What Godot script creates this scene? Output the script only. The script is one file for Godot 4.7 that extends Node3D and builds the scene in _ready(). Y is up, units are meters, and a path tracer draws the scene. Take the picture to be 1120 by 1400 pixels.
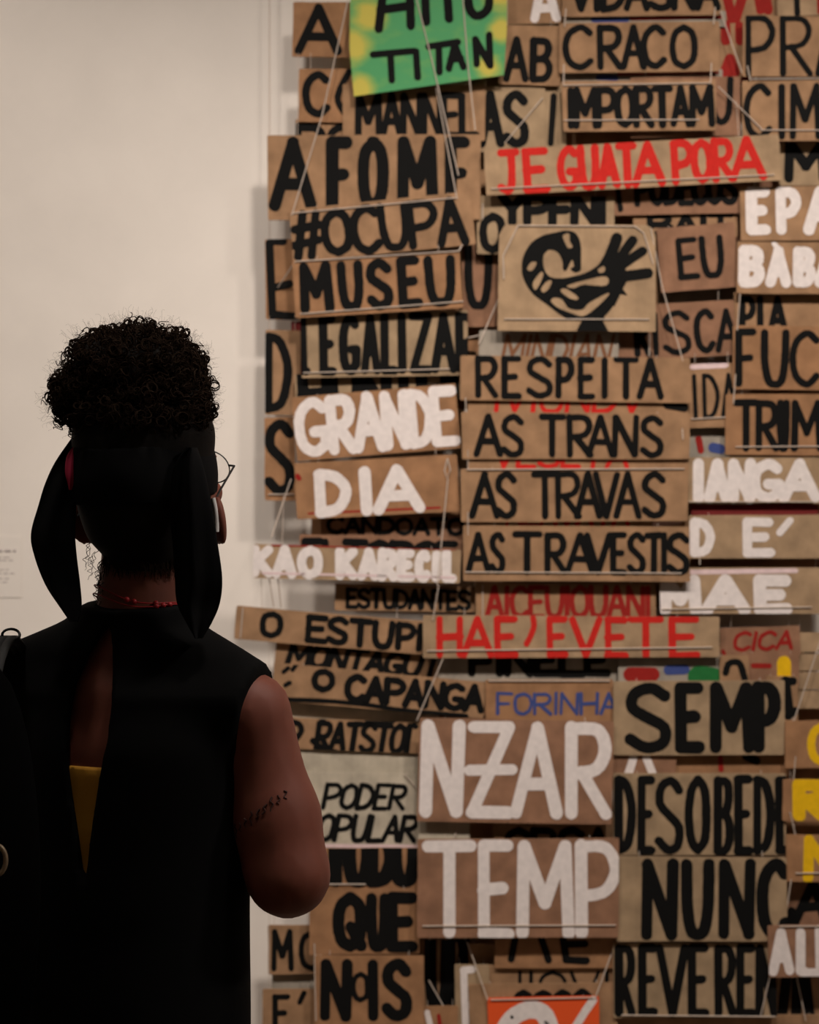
extends Node3D
# A gallery visitor in black looks up at a wall hung with hand-painted cardboard signs.
# Camera at (0, 1.5, 4.1) looking along -z; display wall is the plane z = 0; floor y = 0.

const F := 2600.0          # focal length in pixels of the 1120 x 1400 frame
const CAM := Vector3(0, 1.5, 4.1)
const PZ := 1.7            # the visitor stands 1.7 m from the wall
const PS := 1083.33        # pixels per metre at the visitor (2.4 m from the camera)

var rng := RandomNumberGenerator.new()
var M := {}
var names := {}
var signs: Array = []


func _ready() -> void:
	rng.seed = 20251
	setup_camera_and_light()
	make_materials()
	build_room()
	build_signs()
	build_wall_label()
	build_person()
	build_bag()


func setup_camera_and_light() -> void:
	var cam := Camera3D.new()
	cam.name = "camera"
	cam.fov = rad_to_deg(2.0 * atan(700.0 / F))
	cam.position = CAM
	cam.near = 0.05
	cam.far = 60.0
	var lens := CameraAttributesPhysical.new()
	lens.frustum_focal_length = 50.0
	lens.frustum_focus_distance = 2.36
	lens.exposure_aperture = 4.8
	lens.exposure_multiplier = 1.0
	cam.attributes = lens
	add_child(cam)
	cam.fov = rad_to_deg(2.0 * atan(700.0 / F))
	cam.current = true
	var e := Environment.new()
	e.background_mode = Environment.BG_COLOR
	e.background_color = Color.BLACK
	e.tonemap_mode = Environment.TONE_MAPPER_LINEAR
	e.tonemap_exposure = 0.94
	e.sdfgi_enabled = true
	e.ssao_enabled = true
	e.ssil_enabled = true
	var we := WorldEnvironment.new()
	we.name = "environment"
	we.environment = e
	add_child(we)


# ------------------------------------------------------------------ helpers
func numbered(called: String) -> String:
	if not names.has(called):
		names[called] = 0
		return called
	names[called] += 1
	return "%s_%03d" % [called, names[called]]


func thing(called: String, label: String, category: String, at := Vector3.ZERO, group := "") -> Node3D:
	var o := Node3D.new()
	o.name = numbered(called)
	add_child(o)
	o.position = at
	o.set_meta("label", label)
	o.set_meta("category", category)
	if group != "":
		o.set_meta("group", group)
	return o


func part(called: String, mesh: Mesh, m: Material, parent: Node3D, at := Vector3.ZERO) -> MeshInstance3D:
	var o := MeshInstance3D.new()
	o.name = called
	o.mesh = mesh
	o.material_override = m
	o.cast_shadow = GeometryInstance3D.SHADOW_CASTING_SETTING_ON
	parent.add_child(o, true)
	o.position = at
	return o


func structure(called: String, mesh: Mesh, m: Material, at: Vector3, label: String, category: String) -> MeshInstance3D:
	var o := part(called, mesh, m, self, at)
	o.set_meta("kind", "structure")
	o.set_meta("label", label)
	o.set_meta("category", category)
	return o


func box(s: Vector3) -> BoxMesh:
	var b := BoxMesh.new()
	b.size = s
	return b


func mat(c: Color, rough := 0.8, metal := 0.0) -> StandardMaterial3D:
	var m := StandardMaterial3D.new()
	m.albedo_color = c
	m.roughness = rough
	m.metallic = metal
	return m


func rgb8(r: float, g: float, b: float) -> Color:
	return Color(r / 255.0, g / 255.0, b / 255.0)


func mesh_of(v: PackedVector3Array, n: PackedVector3Array, idx: PackedInt32Array, uv := PackedVector2Array(), col := PackedColorArray()) -> ArrayMesh:
	var a := []
	a.resize(Mesh.ARRAY_MAX)
	a[Mesh.ARRAY_VERTEX] = v
	a[Mesh.ARRAY_NORMAL] = n
	if uv.size() > 0:
		a[Mesh.ARRAY_TEX_UV] = uv
	if col.size() > 0:
		a[Mesh.ARRAY_COLOR] = col
	a[Mesh.ARRAY_INDEX] = idx
	var m := ArrayMesh.new()
	m.add_surface_from_arrays(Mesh.PRIMITIVE_TRIANGLES, a)
	return m


# a pool of vertices that tubes and lofts are added to
class Pool:
	var v := PackedVector3Array()
	var n := PackedVector3Array()
	var i := PackedInt32Array()

	func tube(pts: PackedVector3Array, r0: float, r1: float, sides: int) -> void:
		var count := pts.size()
		var base := v.size()
		var t := (pts[1] - pts[0]).normalized()
		var u := t.cross(Vector3(0.31, 0.87, 0.38)).normalized()
		for k in count:
			var d := (pts[mini(k + 1, count - 1)] - pts[maxi(k - 1, 0)]).normalized()
			u = (u - d * u.dot(d)).normalized()
			var w := d.cross(u)
			var r := lerpf(r0, r1, float(k) / maxf(1.0, count - 1))
			for s in sides:
				var a := TAU * s / sides
				var q := u * cos(a) + w * sin(a)
				v.append(pts[k] + q * r)
				n.append(q)
		for k in count - 1:
			for s in sides:
				var a0 := base + k * sides + s
				var a1 := base + k * sides + (s + 1) % sides
				i.append_array(PackedInt32Array([a0, a0 + sides, a1, a1, a0 + sides, a1 + sides]))
		for cap in 2:
			var b := base + (count - 1) * sides * cap
			for s in range(1, sides - 1):
				i.append_array(PackedInt32Array([b, b + s + 1, b + s] if cap == 1 else [b, b + s, b + s + 1]))

	func ball(c: Vector3, r: Vector3, rings := 8, segs := 12, b := Basis.IDENTITY) -> void:
		var base := v.size()
		for a in rings + 1:
			var th := PI * a / rings
			for s in segs:
				var ph := TAU * s / segs
				var q := Vector3(sin(th) * cos(ph), cos(th), sin(th) * sin(ph))
				v.append(c + b * (q * r))
				n.append((b * (q / r)).normalized())
		for a in rings:
			for s in segs:
				var a0 := base + a * segs + s
				var a1 := base + a * segs + (s + 1) % segs
				i.append_array(PackedInt32Array([a0, a0 + segs, a1, a1, a0 + segs, a1 + segs]))


func pool_mesh(p: Pool) -> ArrayMesh:
	return mesh_of(p.v, p.n, p.i)


func tube_mesh(pts: PackedVector3Array, r: float, sides := 6) -> ArrayMesh:
	var p := Pool.new()
	p.tube(pts, r, r, sides)
	return pool_mesh(p)


# ------------------------------------------------------------------ materials
func noise_tex(size: int, freq: float, lo: float, hi: float, sd: int, stretch := 1) -> ImageTexture:
	var nz := FastNoiseLite.new()
	nz.seed = sd
	nz.frequency = freq
	nz.fractal_octaves = 4
	var img := nz.get_seamless_image(size, size)
	if stretch > 1:
		img.resize(size, size / stretch, Image.INTERPOLATE_LANCZOS)
		img.resize(size, size, Image.INTERPOLATE_NEAREST)
		img = nz.get_seamless_image(size, size)
	img.convert(Image.FORMAT_RGBA8)
	var d := img.get_data()
	for k in range(0, d.size(), 4):
		var g := int(255.0 * lerpf(lo, hi, d[k] / 255.0))
		d[k] = g
		d[k + 1] = g
		d[k + 2] = g
	return ImageTexture.create_from_image(Image.create_from_data(size, size, false, Image.FORMAT_RGBA8, d))


func flute_normal() -> ImageTexture:
	# faint ridges of the corrugated core under the paper, and paper grain
	var nz := FastNoiseLite.new()
	nz.seed = 5
	nz.frequency = 0.09
	var img := Image.create(256, 256, false, Image.FORMAT_RGBA8)
	for y in 256:
		for x in 256:
			var h := 0.5 + 0.22 * sin(TAU * x / 8.0) + 0.2 * nz.get_noise_2d(x, y)
			img.set_pixel(x, y, Color(h, h, h))
	img.bump_map_to_normal_map(1.2)
	return ImageTexture.create_from_image(img)


func make_materials() -> void:
	var grain := noise_tex(512, 0.012, 0.80, 1.0, 11)
	var fine := noise_tex(256, 0.04, 0.93, 1.0, 12)
	var flute := flute_normal()
	var tones := {
		"kraft": rgb8(168, 131, 97), "warm": rgb8(167, 124, 88), "pale": rgb8(176, 147, 114), "olive": rgb8(172, 146, 114),
		"red_brown": rgb8(154, 114, 88), "cream": rgb8(201, 189, 167), "grey": rgb8(167, 157, 142), "maroon": rgb8(122, 42, 40)}
	for k in tones:
		var m := mat(tones[k], 0.88)
		m.albedo_texture = grain
		m.uv1_triplanar = true
		m.uv1_world_triplanar = true
		m.uv1_scale = Vector3.ONE * 2.3
		m.metallic_specular = 0.3
		m.normal_enabled = true
		m.normal_texture = flute
		m.normal_scale = 0.25
		M[k] = m
	var paints := {"black": rgb8(17, 17, 16), "white": rgb8(232, 222, 216), "red": rgb8(198, 42, 34), "dim_red": rgb8(150, 38, 32),
		"yellow": rgb8(232, 184, 24), "blue": rgb8(64, 78, 132), "green": rgb8(40, 110, 56), "brown": rgb8(124, 84, 58), "pink": rgb8(226, 200, 198)}
	for k in paints:
		var m := mat(paints[k], 0.75)
		m.albedo_texture = fine
		m.uv1_triplanar = true
		m.uv1_world_triplanar = true
		m.uv1_scale = Vector3(5, 5, 5)
		m.metallic_specular = 0.22
		M["paint_" + k] = m
	M.cord = mat(rgb8(196, 180, 164), 0.8)
	M.red_cord = mat(rgb8(150, 40, 44), 0.7)
	M.orange = mat(rgb8(226, 82, 26), 0.6)
	var wall := mat(rgb8(232, 224, 213), 0.9)
	wall.albedo_texture = noise_tex(256, 0.02, 0.97, 1.0, 31)
	wall.uv1_triplanar = true
	wall.uv1_world_triplanar = true
	wall.uv1_scale = Vector3.ONE * 0.8
	wall.metallic_specular = 0.3
	M.wall = wall
	var fl := mat(rgb8(128, 112, 96), 0.5)
	fl.albedo_texture = noise_tex(512, 0.01, 0.8, 1.0, 32)
	fl.uv1_triplanar = true
	fl.uv1_world_triplanar = true
	fl.uv1_scale = Vector3.ONE * 0.5
	M.floor = fl
	M.ceiling = mat(rgb8(190, 186, 180), 0.95)
	M.metal = mat(rgb8(30, 30, 30), 0.45, 0.2)
	var glow := mat(Color.WHITE, 0.4)
	glow.emission_enabled = true
	glow.emission = rgb8(255, 226, 190)
	glow.emission_energy_multiplier = 4.0
	M.glow = glow
	var skin := mat(rgb8(130, 70, 52), 0.6)
	skin.albedo_texture = noise_tex(256, 0.03, 0.9, 1.0, 41)
	skin.uv1_triplanar = true
	skin.uv1_scale = Vector3.ONE * 4.0
	skin.subsurf_scatter_enabled = true
	skin.subsurf_scatter_strength = 0.08
	M.skin = skin
	M.top = mat(rgb8(17, 17, 17), 0.95)
	M.top.metallic_specular = 0.2
	M.scarf = mat(rgb8(14, 14, 15), 0.9)
	M.scarf.metallic_specular = 0.25
	M.hair = mat(rgb8(20, 16, 13), 0.8)
	M.hair.metallic_specular = 0.3
	M.curl = mat(rgb8(46, 35, 27), 0.85)
	M.curl.metallic_specular = 0.12
	M.ochre = mat(rgb8(206, 148, 42), 0.8)
	M.lining = mat(rgb8(196, 40, 82), 0.7)
	M.bead = mat(rgb8(168, 30, 34), 0.5)
	M.ink = mat(rgb8(66, 38, 32), 0.8)
	M.white_cloth = mat(rgb8(232, 230, 226), 0.9)
	M.trousers = mat(rgb8(26, 26, 30), 0.9)
	M.shoe = mat(rgb8(30, 28, 27), 0.6)
	M.eye = mat(rgb8(230, 226, 220), 0.2)
	M.iris = mat(rgb8(40, 24, 16), 0.2)
	M.bag = mat(rgb8(9, 9, 9), 0.95)
	M.bag.metallic_specular = 0.1
	M.strap = mat(rgb8(44, 45, 44), 0.85)
	M.buckle = mat(rgb8(150, 130, 104), 0.4, 0.3)


# ------------------------------------------------------------------ room
func build_room() -> void:
	structure("wall_back", box(Vector3(9.0, 4.0, 0.2)), M.wall, Vector3(0, 2, -0.1), "off-white gallery wall behind the hanging cardboard signs", "wall")
	structure("wall_left", box(Vector3(0.2, 4.0, 8.0)), M.wall, Vector3(-4.6, 2, 4.0), "off-white side wall of the gallery, left of the signs", "wall")
	structure("wall_right", box(Vector3(0.2, 4.0, 8.0)), M.wall, Vector3(4.6, 2, 4.0), "off-white side wall of the gallery, right of the signs", "wall")
	structure("wall_front", box(Vector3(9.4, 4.0, 0.2)), M.wall, Vector3(0, 2, 8.1), "off-white wall facing the cardboard signs", "wall")
	structure("floor", box(Vector3(9.4, 0.2, 8.4)), M.floor, Vector3(0, -0.1, 4.0), "grey-brown gallery floor", "floor")
	structure("ceiling", box(Vector3(9.4, 0.2, 8.4)), M.ceiling, Vector3(0, 4.1, 4.0), "pale grey gallery ceiling", "ceiling")
	var rail := part("hanging_rail", box(Vector3(2.2, 0.05, 0.24)), M.metal, self, Vector3(0.75, 2.925, 0.12))
	rail.set_meta("label", "dark rail on the wall that carries the cords of the signs")
	rail.set_meta("category", "rail")
	var track := part("lighting_track", box(Vector3(6.4, 0.04, 0.04)), M.metal, self, Vector3(0, 3.98, 2.1))
	track.set_meta("label", "long black ceiling track that carries the gallery spotlights")
	track.set_meta("category", "track")
	for q in LAMPS:
		spotlight(q[0], q[1], q[2], q[3], q[4])


const LAMPS := [
	[Vector3(-2.3, 3.78, 2.1), Vector3(-1.6, 1.4, 0), 2.9, 38.0, "the blank wall left of the signs"],
	[Vector3(-0.7, 3.78, 2.1), Vector3(-0.7, 1.0, 0), 3.2, 38.0, "the wall just left of the signs"],
	[Vector3(0.4, 3.78, 2.1), Vector3(0.35, 0.55, 0), 4.5, 38.0, "the middle of the signs"],
	[Vector3(1.3, 3.78, 2.1), Vector3(1.0, 0.55, 0), 4.5, 38.0, "the right part of the signs"],
	[Vector3(2.6, 3.78, 2.1), Vector3(-0.3, 1.1, 1.75), 3.2, 16.0, "the visitor, slantwise from the right"],
	[Vector3(3.1, 3.78, 2.1), Vector3(4.5, 1.4, 4.0), 4.0, 45.0, "the right-hand side wall"],
	[Vector3(-3.1, 3.78, 2.1), Vector3(-4.5, 1.4, 5.0), 2.0, 45.0, "the left-hand side wall"],
]


func spotlight(at: Vector3, target: Vector3, energy: float, angle: float, aim: String) -> void:
	var t := thing("track_spotlight", "black cylinder spotlight on the ceiling track aimed at " + aim, "spotlight", at, "spotlights on the ceiling track")
	part("bracket", box(Vector3(0.02, 0.2, 0.02)), M.metal, t, Vector3(0, 0.1, 0))
	var d := (target - at).normalized()
	var p := Pool.new()
	p.tube(PackedVector3Array([-d * 0.1, d * 0.06]), 0.05, 0.05, 20)
	part("housing", pool_mesh(p), M.metal, t)
	var g := Pool.new()
	g.tube(PackedVector3Array([d * 0.061, d * 0.064]), 0.042, 0.042, 20)
	part("lens", pool_mesh(g), M.glow, t)
	var l := SpotLight3D.new()
	l.name = "spot_lamp"
	l.light_energy = energy
	l.light_color = Color(1.0, 0.953, 0.92)
	l.light_size = 0.14
	l.spot_angle = angle
	l.spot_range = 14.0
	l.spot_attenuation = 2.0
	l.spot_angle_attenuation = 0.8
	l.shadow_enabled = true
	t.add_child(l)
	l.position = d * 0.075
	l.look_at_from_position(at + d * 0.075, target, Vector3.UP)


# ------------------------------------------------------------------ signs
# Brush letters: strokes in a unit box, y down; four points or more are drawn as a curve.
const GLYPH := {
	"A": [[[0, 1], [.5, 0]], [[.5, 0], [1, 1]], [[.2, .66], [.8, .66]]],
	"B": [[[0, 0], [0, 1]], [[0, .02], [.7, .03], [.9, .22], [.65, .46], [0, .48]], [[0, .48], [.75, .52], [1, .75], [.7, .98], [0, 1]]],
	"C": [[[.97, .14], [.6, 0], [.15, .17], [0, .5], [.15, .86], [.6, 1], [1, .84]]],
	"D": [[[0, 0], [0, 1]], [[0, 0], [.6, .08], [1, .45], [.7, .9], [0, 1]]],
	"E": [[[0, 0], [.02, 1]], [[0, 0], [.95, 0]], [[0, .5], [.75, .48]], [[0, 1], [1, 1]]],
	"F": [[[0, 0], [0, 1]], [[0, 0], [1, 0]], [[0, .52], [.8, .5]]],
	"G": [[[.95, .14], [.6, 0], [.15, .17], [0, .5], [.15, .87], [.6, 1], [.98, .85]], [[.98, .88], [1, .6]], [[.58, .6], [1, .6]]],
	"H": [[[0, 0], [.03, 1]], [[1, 0], [.97, 1]], [[0, .52], [1, .48]]],
	"I": [[[.5, 0], [.5, 1]]],
	"J": [[[.7, 0], [.7, .7], [.5, 1], [0, .9]], [[.1, 0], [1, 0]]],
	"K": [[[0, 0], [.03, 1]], [[.95, 0], [.03, .56]], [[.25, .45], [1, 1]]],
	"L": [[[0, 0], [0, 1]], [[0, 1], [1, 1]]],
	"M": [[[.03, 1], [.06, 0]], [[.06, 0], [.5, .66]], [[.5, .66], [.93, 0]], [[.93, 0], [1, 1]]],
	"N": [[[0, 1], [.04, 0]], [[.04, 0], [.94, 1]], [[.94, 1], [1, 0]]],
	"O": [[[.55, 0], [.13, .15], [0, .5], [.13, .86], [.5, 1]], [[.5, 1], [.88, .85], [1, .5], [.88, .14], [.5, 0]]],
	"P": [[[0, 0], [.02, 1]], [[0, .02], [.72, .03], [1, .27], [.7, .52], [.02, .58]]],
	"Q": [[[.55, 0], [.13, .15], [0, .5], [.13, .86], [.5, 1]], [[.5, 1], [.88, .85], [1, .5], [.88, .14], [.5, 0]], [[.55, .6], [1, 1]]],
	"R": [[[0, 0], [.02, 1]], [[0, .02], [.72, .03], [.95, .25], [.7, .48], [.02, .54]], [[.3, .52], [1, 1]]],
	"S": [[[.95, .14], [.58, 0], [.14, .1], [.08, .33], [.5, .5], [.93, .67], [.9, .92], [.45, 1], [.02, .86]]],
	"T": [[[0, 0], [1, 0]], [[.5, 0], [.5, 1]]],
	"U": [[[0, 0], [.03, .6], [.2, .94], [.5, 1], [.8, .94], [.97, .6], [1, 0]]],
	"V": [[[0, 0], [.5, 1]], [[.5, 1], [1, 0]]],
	"W": [[[0, 0], [.25, 1]], [[.25, 1], [.5, .3]], [[.5, .3], [.75, 1]], [[.75, 1], [1, 0]]],
	"Y": [[[0, 0], [.5, .5]], [[1, 0], [.5, .5]], [[.5, .5], [.5, 1]]],
	"Z": [[[0, 0], [1, 0]], [[1, 0], [0, 1]], [[0, 1], [1, 1]]],
	"#": [[[.42, 0], [.12, 1]], [[.9, 0], [.6, 1]], [[.08, .34], [1, .28]], [[0, .72], [.92, .64]]],
	"'": [[[.8, 0], [.2, 1]]],
}
const WIDE := {"I": 0.22, "M": 1.3, "W": 1.3, "'": 0.3, " ": 0.45, "#": 1.15, "J": .8, "L": .85, "E": .85, "F": .85}


var letter_count := 0
var hung: Array = []


func P2(x: float, y: float) -> Vector2:
	return Vector2(x, y)


func smooth_line(pts: PackedVector2Array) -> PackedVector2Array:
	if pts.size() < 4:
		return pts
	var out := PackedVector2Array()
	for k in pts.size() - 1:
		var a := pts[maxi(k - 1, 0)]
		var b := pts[k]
		var c := pts[k + 1]
		var d := pts[mini(k + 2, pts.size() - 1)]
		for s in 5:
			out.append(b.cubic_interpolate(c, a, d, s / 5.0))
	out.append(pts[pts.size() - 1])
	return out


# one text entry of a sign turned into [stroke points in pixels, width, paint]
func strokes_of(t: Array, out: Array) -> void:
	if t[0] is Array:                                   # [[strokes...], width, paint]: brush strokes given point by point
		for s in t[0]:
			var q := PackedVector2Array()
			for p in s:
				q.append(Vector2(p[0], p[1]))
			out.append([smooth_line(q), float(t[1]), t[2], -1])
		return
	var text: String = t[0]
	var y0: float = t[2]
	var y1: float = t[4] if not (t[1] is Array) else t[3]
	var w: float
	var paint: String
	var spans := []
	var slant := 0.0
	if t[1] is Array:                                   # ["WORD", [x0, x1 of each letter], y0, y1, width, paint]
		w = t[4]
		paint = t[5]
		for k in text.length():
			spans.append([float(t[1][2 * k]), float(t[1][2 * k + 1])])
	else:                                               # ["WORD", x0, y0, x1, y1, width, paint, slant]
		w = t[5]
		paint = t[6]
		slant = t[7] if t.size() > 7 else 0.0
		var total := 0.0
		for k in text.length():
			total += WIDE.get(text[k], 1.0) + (0.2 if k > 0 else 0.0)
		var unit: float = (float(t[3]) - float(t[1]) - w) / total
		var x: float = float(t[1])
		for k in text.length():
			var wd: float = WIDE.get(text[k], 1.0) * unit
			spans.append([x, x + wd + w])
			x += wd + 0.2 * unit
	for k in text.length():
		if not GLYPH.has(text[k]):
			continue
		var a: float = spans[k][0] + w / 2
		var b: float = maxf(spans[k][1] - w / 2, a + 0.5)
		var lo := y0 + w / 2 + rng.randf_range(-1, 1) * w * 0.06
		letter_count += 1
		var hi := y1 - w / 2 + rng.randf_range(-1, 1) * w * 0.06
		for s in GLYPH[text[k]]:
			var q := PackedVector2Array()
			for p in s:
				var yy := lerpf(lo, hi, p[1])
				q.append(Vector2(lerpf(a, b, p[0]) + slant * (hi - yy) + rng.randf_range(-.4, .4), yy + rng.randf_range(-.4, .4)))
			out.append([smooth_line(q), w * rng.randf_range(0.93, 1.06), paint, letter_count])


# flat layers of paint on the face of a sheet, one mesh per paint
func paint_mesh(polys: Array, c: Vector2, s: float, z0: float) -> ArrayMesh:
	var v := PackedVector3Array()
	var n := PackedVector3Array()
	var idx := PackedInt32Array()
	var layer := 0
	for poly in polys:
		var tri := Geometry2D.triangulate_polygon(poly)
		if tri.is_empty():
			continue
		var b := v.size()
		var z := z0 + 0.00004 * (layer % 10)
		layer += 1
		for p in poly:
			v.append(Vector3((p.x - c.x) * s, -(p.y - c.y) * s, z))
			n.append(Vector3(0, 0, 1))
		for k in range(0, tri.size(), 3):
			var A: Vector2 = poly[tri[k]]
			var B: Vector2 = poly[tri[k + 1]]
			var C: Vector2 = poly[tri[k + 2]]
			# clockwise on screen (y down) is the front face
			if (B - A).cross(C - A) > 0:
				idx.append_array(PackedInt32Array([b + tri[k], b + tri[k + 1], b + tri[k + 2]]))
			else:
				idx.append_array(PackedInt32Array([b + tri[k], b + tri[k + 2], b + tri[k + 1]]))
	if idx.is_empty():
		return null
	return mesh_of(v, n, idx)


# an extruded sheet of corrugated board from its outline in pixels
func sheet_mesh(poly: PackedVector2Array, c: Vector2, s: float, thick: float) -> ArrayMesh:
	var v := PackedVector3Array()
	var n := PackedVector3Array()
	var uv := PackedVector2Array()
	var idx := PackedInt32Array()
	var lo := poly[0]
	var hi := poly[0]
	for p in poly:
		lo = lo.min(p)
		hi = hi.max(p)
	var tri := Geometry2D.triangulate_polygon(poly)
	for side in [1.0, -1.0]:
		var b := v.size()
		for p in poly:
			v.append(Vector3((p.x - c.x) * s, -(p.y - c.y) * s, side * thick / 2))
			n.append(Vector3(0, 0, side))
			uv.append((p - lo) / (hi - lo))
		for k in range(0, tri.size(), 3):
			var A := poly[tri[k]]
			var turn := (poly[tri[k + 1]] - A).cross(poly[tri[k + 2]] - A)
			if (turn > 0) == (side > 0):
				idx.append_array(PackedInt32Array([b + tri[k], b + tri[k + 1], b + tri[k + 2]]))
			else:
				idx.append_array(PackedInt32Array([b + tri[k], b + tri[k + 2], b + tri[k + 1]]))
	for k in poly.size():
		var p := poly[k]
		var q := poly[(k + 1) % poly.size()]
		var d := (q - p).normalized()
		var nn := Vector3(d.y, d.x, 0)
		var b := v.size()
		for e in [[p, 1.0], [q, 1.0], [q, -1.0], [p, -1.0]]:
			v.append(Vector3((e[0].x - c.x) * s, -(e[0].y - c.y) * s, e[1] * thick / 2))
			n.append(nn)
			uv.append(Vector2(0.5, 0.5))
		idx.append_array(PackedInt32Array([b, b + 3, b + 1, b + 1, b + 3, b + 2]))
	return mesh_of(v, n, idx, uv)


func worn_outline(x0: float, y0: float, x1: float, y1: float) -> PackedVector2Array:
	var q := PackedVector2Array()
	var cs := [Vector2(x0, y0), Vector2(x1, y0), Vector2(x1, y1), Vector2(x0, y1)]
	for k in 4:
		cs[k] += Vector2(rng.randf_range(-1.2, 1.2), rng.randf_range(-1.2, 1.2))
	for k in 4:
		var a: Vector2 = cs[k]
		var b: Vector2 = cs[(k + 1) % 4]
		var d := (b - a).normalized()
		q.append(a + d * 1.6)
		for f in [0.3, 0.62]:
			q.append(a.lerp(b, f + rng.randf_range(-.06, .06)) + d.orthogonal() * rng.randf_range(-.5, .5))
		q.append(b - d * 1.6)
	return q


# the order of the layers as a distance from the wall in metres
func depth(layer: float) -> float:
	return 0.03 + layer * 0.0040


# as near to the layer's depth as the sheets already hung behind it allow
func clear_depth(r: Array) -> float:
	var z := depth(r[5])
	var me := span_of(r)
	for o in hung:
		if me.intersects(o[0]):
			z = maxf(z, o[1] + 0.0062)
	hung.append([me, z])
	return z


func span_of(r: Array) -> Rect2:
	var t := absf(tan(deg_to_rad(r[4])))
	var w: float = r[2] - r[0]
	var h: float = r[3] - r[1]
	return Rect2(r[0] - h * t / 2 - 1, r[1] - w * t / 2 - 1, w + h * t + 2, h + w * t + 2)


func add_sign(r: Array) -> void:
	# r: x0, y0, x1, y1, tilt (degrees, clockwise), z in cm from the wall, tone, label, texts, cords, outline
	var c := Vector2((r[0] + r[2]) / 2.0, (r[1] + r[3]) / 2.0)
	var z := clear_depth(r)
	var s := (CAM.z - z) / F
	var at := Vector3((c.x - 560.0) * s, CAM.y - (c.y - 700.0) * s, z)
	var label: String = r[7]
	var node := thing("cardboard_sign", label, "sign", at, "cardboard signs hanging on the gallery wall")
	node.rotation = Vector3(deg_to_rad(rng.randf_range(-0.6, 0.2)), deg_to_rad(rng.randf_range(-.15, .15)), -deg_to_rad(r[4]))
	var outline := worn_outline(r[0], r[1], r[2], r[3])
	if r.size() > 10:
		outline = PackedVector2Array()
		for p in r[10]:
			outline.append(Vector2(p[0], p[1]))
	var thick := 0.004
	part("sheet", sheet_mesh(outline, c, s, thick), M[r[6]], node)
	var all := []
	for t in r[8]:
		strokes_of(t, all)
	# pieces of paint: a letter is one piece, free strokes that touch are one piece
	var pieces := []
	for st in all:
		for poly in Geometry2D.offset_polyline(st[0], st[1] / 2.0, Geometry2D.JOIN_ROUND, Geometry2D.END_ROUND):
			if Geometry2D.is_polygon_clockwise(poly):
				continue
			for k in poly.size():
				poly[k] += Vector2(rng.randf_range(-.35, .35), rng.randf_range(-.35, .35))
			for cut in Geometry2D.intersect_polygons(poly, outline):
				var home := -1
				for k in range(pieces.size() - 1, -1, -1):
					var pc: Dictionary = pieces[k]
					if pc.gone or pc.paint != st[2]:
						continue
					var touches: bool = st[3] >= 0 and pc.letter == st[3]
					if st[3] < 0 and pc.letter < 0:
						for other in pc.polys:
							if not Geometry2D.intersect_polygons(cut, other).is_empty():
								touches = true
								break
					if touches:
						if home < 0:
							home = k
							pc.polys.append(cut)
						else:
							pieces[home].polys.append_array(pc.polys)
							pc.gone = true
				if home < 0:
					pieces.append({"paint": st[2], "letter": st[3], "polys": [cut], "gone": false})
	var lift := thick / 2 + 0.0003
	var step := 0
	for pc in pieces:
		if pc.gone:
			continue
		var m := paint_mesh(pc.polys, c, s, lift + 0.00025 * (step % 3))
		step += 1
		if m:
			part("letter" if pc.letter >= 0 else "brush_stroke", m, M["paint_" + pc.paint], node)
	for cd in r[9]:
		# a cord laid over the face: pixel points before the tilt, with an optional depth in cm
		var pts := PackedVector3Array()
		for p in cd:
			var dz: float = (depth(p[2]) - z) if p.size() > 2 else thick / 2 + 0.0022
			var s2 := (CAM.z - z - dz) / F
			var q := Vector3((p[0] - 560.0) * s2 - at.x, CAM.y - (p[1] - 700.0) * s2 - at.y, dz)
			# with a depth the pixel is the true one, without it the one before the tilt
			pts.append(node.basis.inverse() * q if p.size() > 2 else q)
		part("cord", tube_mesh(pts, 0.0013), M.cord, node)
	if r[7] == BIRD[7]:
		paint_bird(node, z)
	signs.append({"node": node, "at": at, "w": (r[2] - r[0]) * s, "h": (r[3] - r[1]) * s, "z": z, "tilt": deg_to_rad(r[4])})


# each sign hangs by two cords from the sign (or the rail) above it
func hang_signs() -> void:
	for i in signs.size():
		var a: Dictionary = signs[i]
		for f in [-0.36, 0.36]:
			var x: float = a.at.x + f * a.w
			var top: float = a.at.y + a.h / 2 - f * a.w * tan(a.tilt)
			var best := 2.90
			var cheapest := 2.90
			var host := -1
			for j in signs.size():
				if j == i:
					continue
				var b: Dictionary = signs[j]
				if absf(x - b.at.x) > b.w / 2 - 0.01:
					continue
				var mid: float = b.at.y - (x - b.at.x) * tan(b.tilt)
				var y := maxf(top + 0.004, mid - b.h / 2 + 0.008)
				if y > mid + b.h / 2 - 0.004:
					continue
				var cost := y + (0.03 if b.z < a.z else 0.0) + 0.1 * absf(b.z - a.z)
				if cost < cheapest:
					cheapest = cost
					best = y
					host = j
			var start := Vector3(x, top - 0.004, a.z - 0.003)
			var zz: float = a.z - 0.003 if host < 0 else signs[host].z + (0.003 if signs[host].z < a.z else -0.003)
			if host < 0:
				zz = minf(zz, 0.22)
			var finish := Vector3(x, best, zz)
			var inv: Transform3D = a.node.transform.affine_inverse()
			part("cord", tube_mesh(PackedVector3Array([inv * start, inv * finish]), 0.0006, 5), M.cord, a.node)


func build_signs() -> void:
	var rows := sign_rows()
	rows.append(green_sign())
	rows.append(BIRD)
	rows.append(orange_sign())
	rows.sort_custom(func(a, b): return a[5] < b[5])
	for r in rows:
		add_sign(r)
	hang_signs()


func lab(word: String, how := "black capitals", what := "brown cardboard sign") -> String:
	return "%s hand-painted %s in %s" % [what, word, how]


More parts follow.
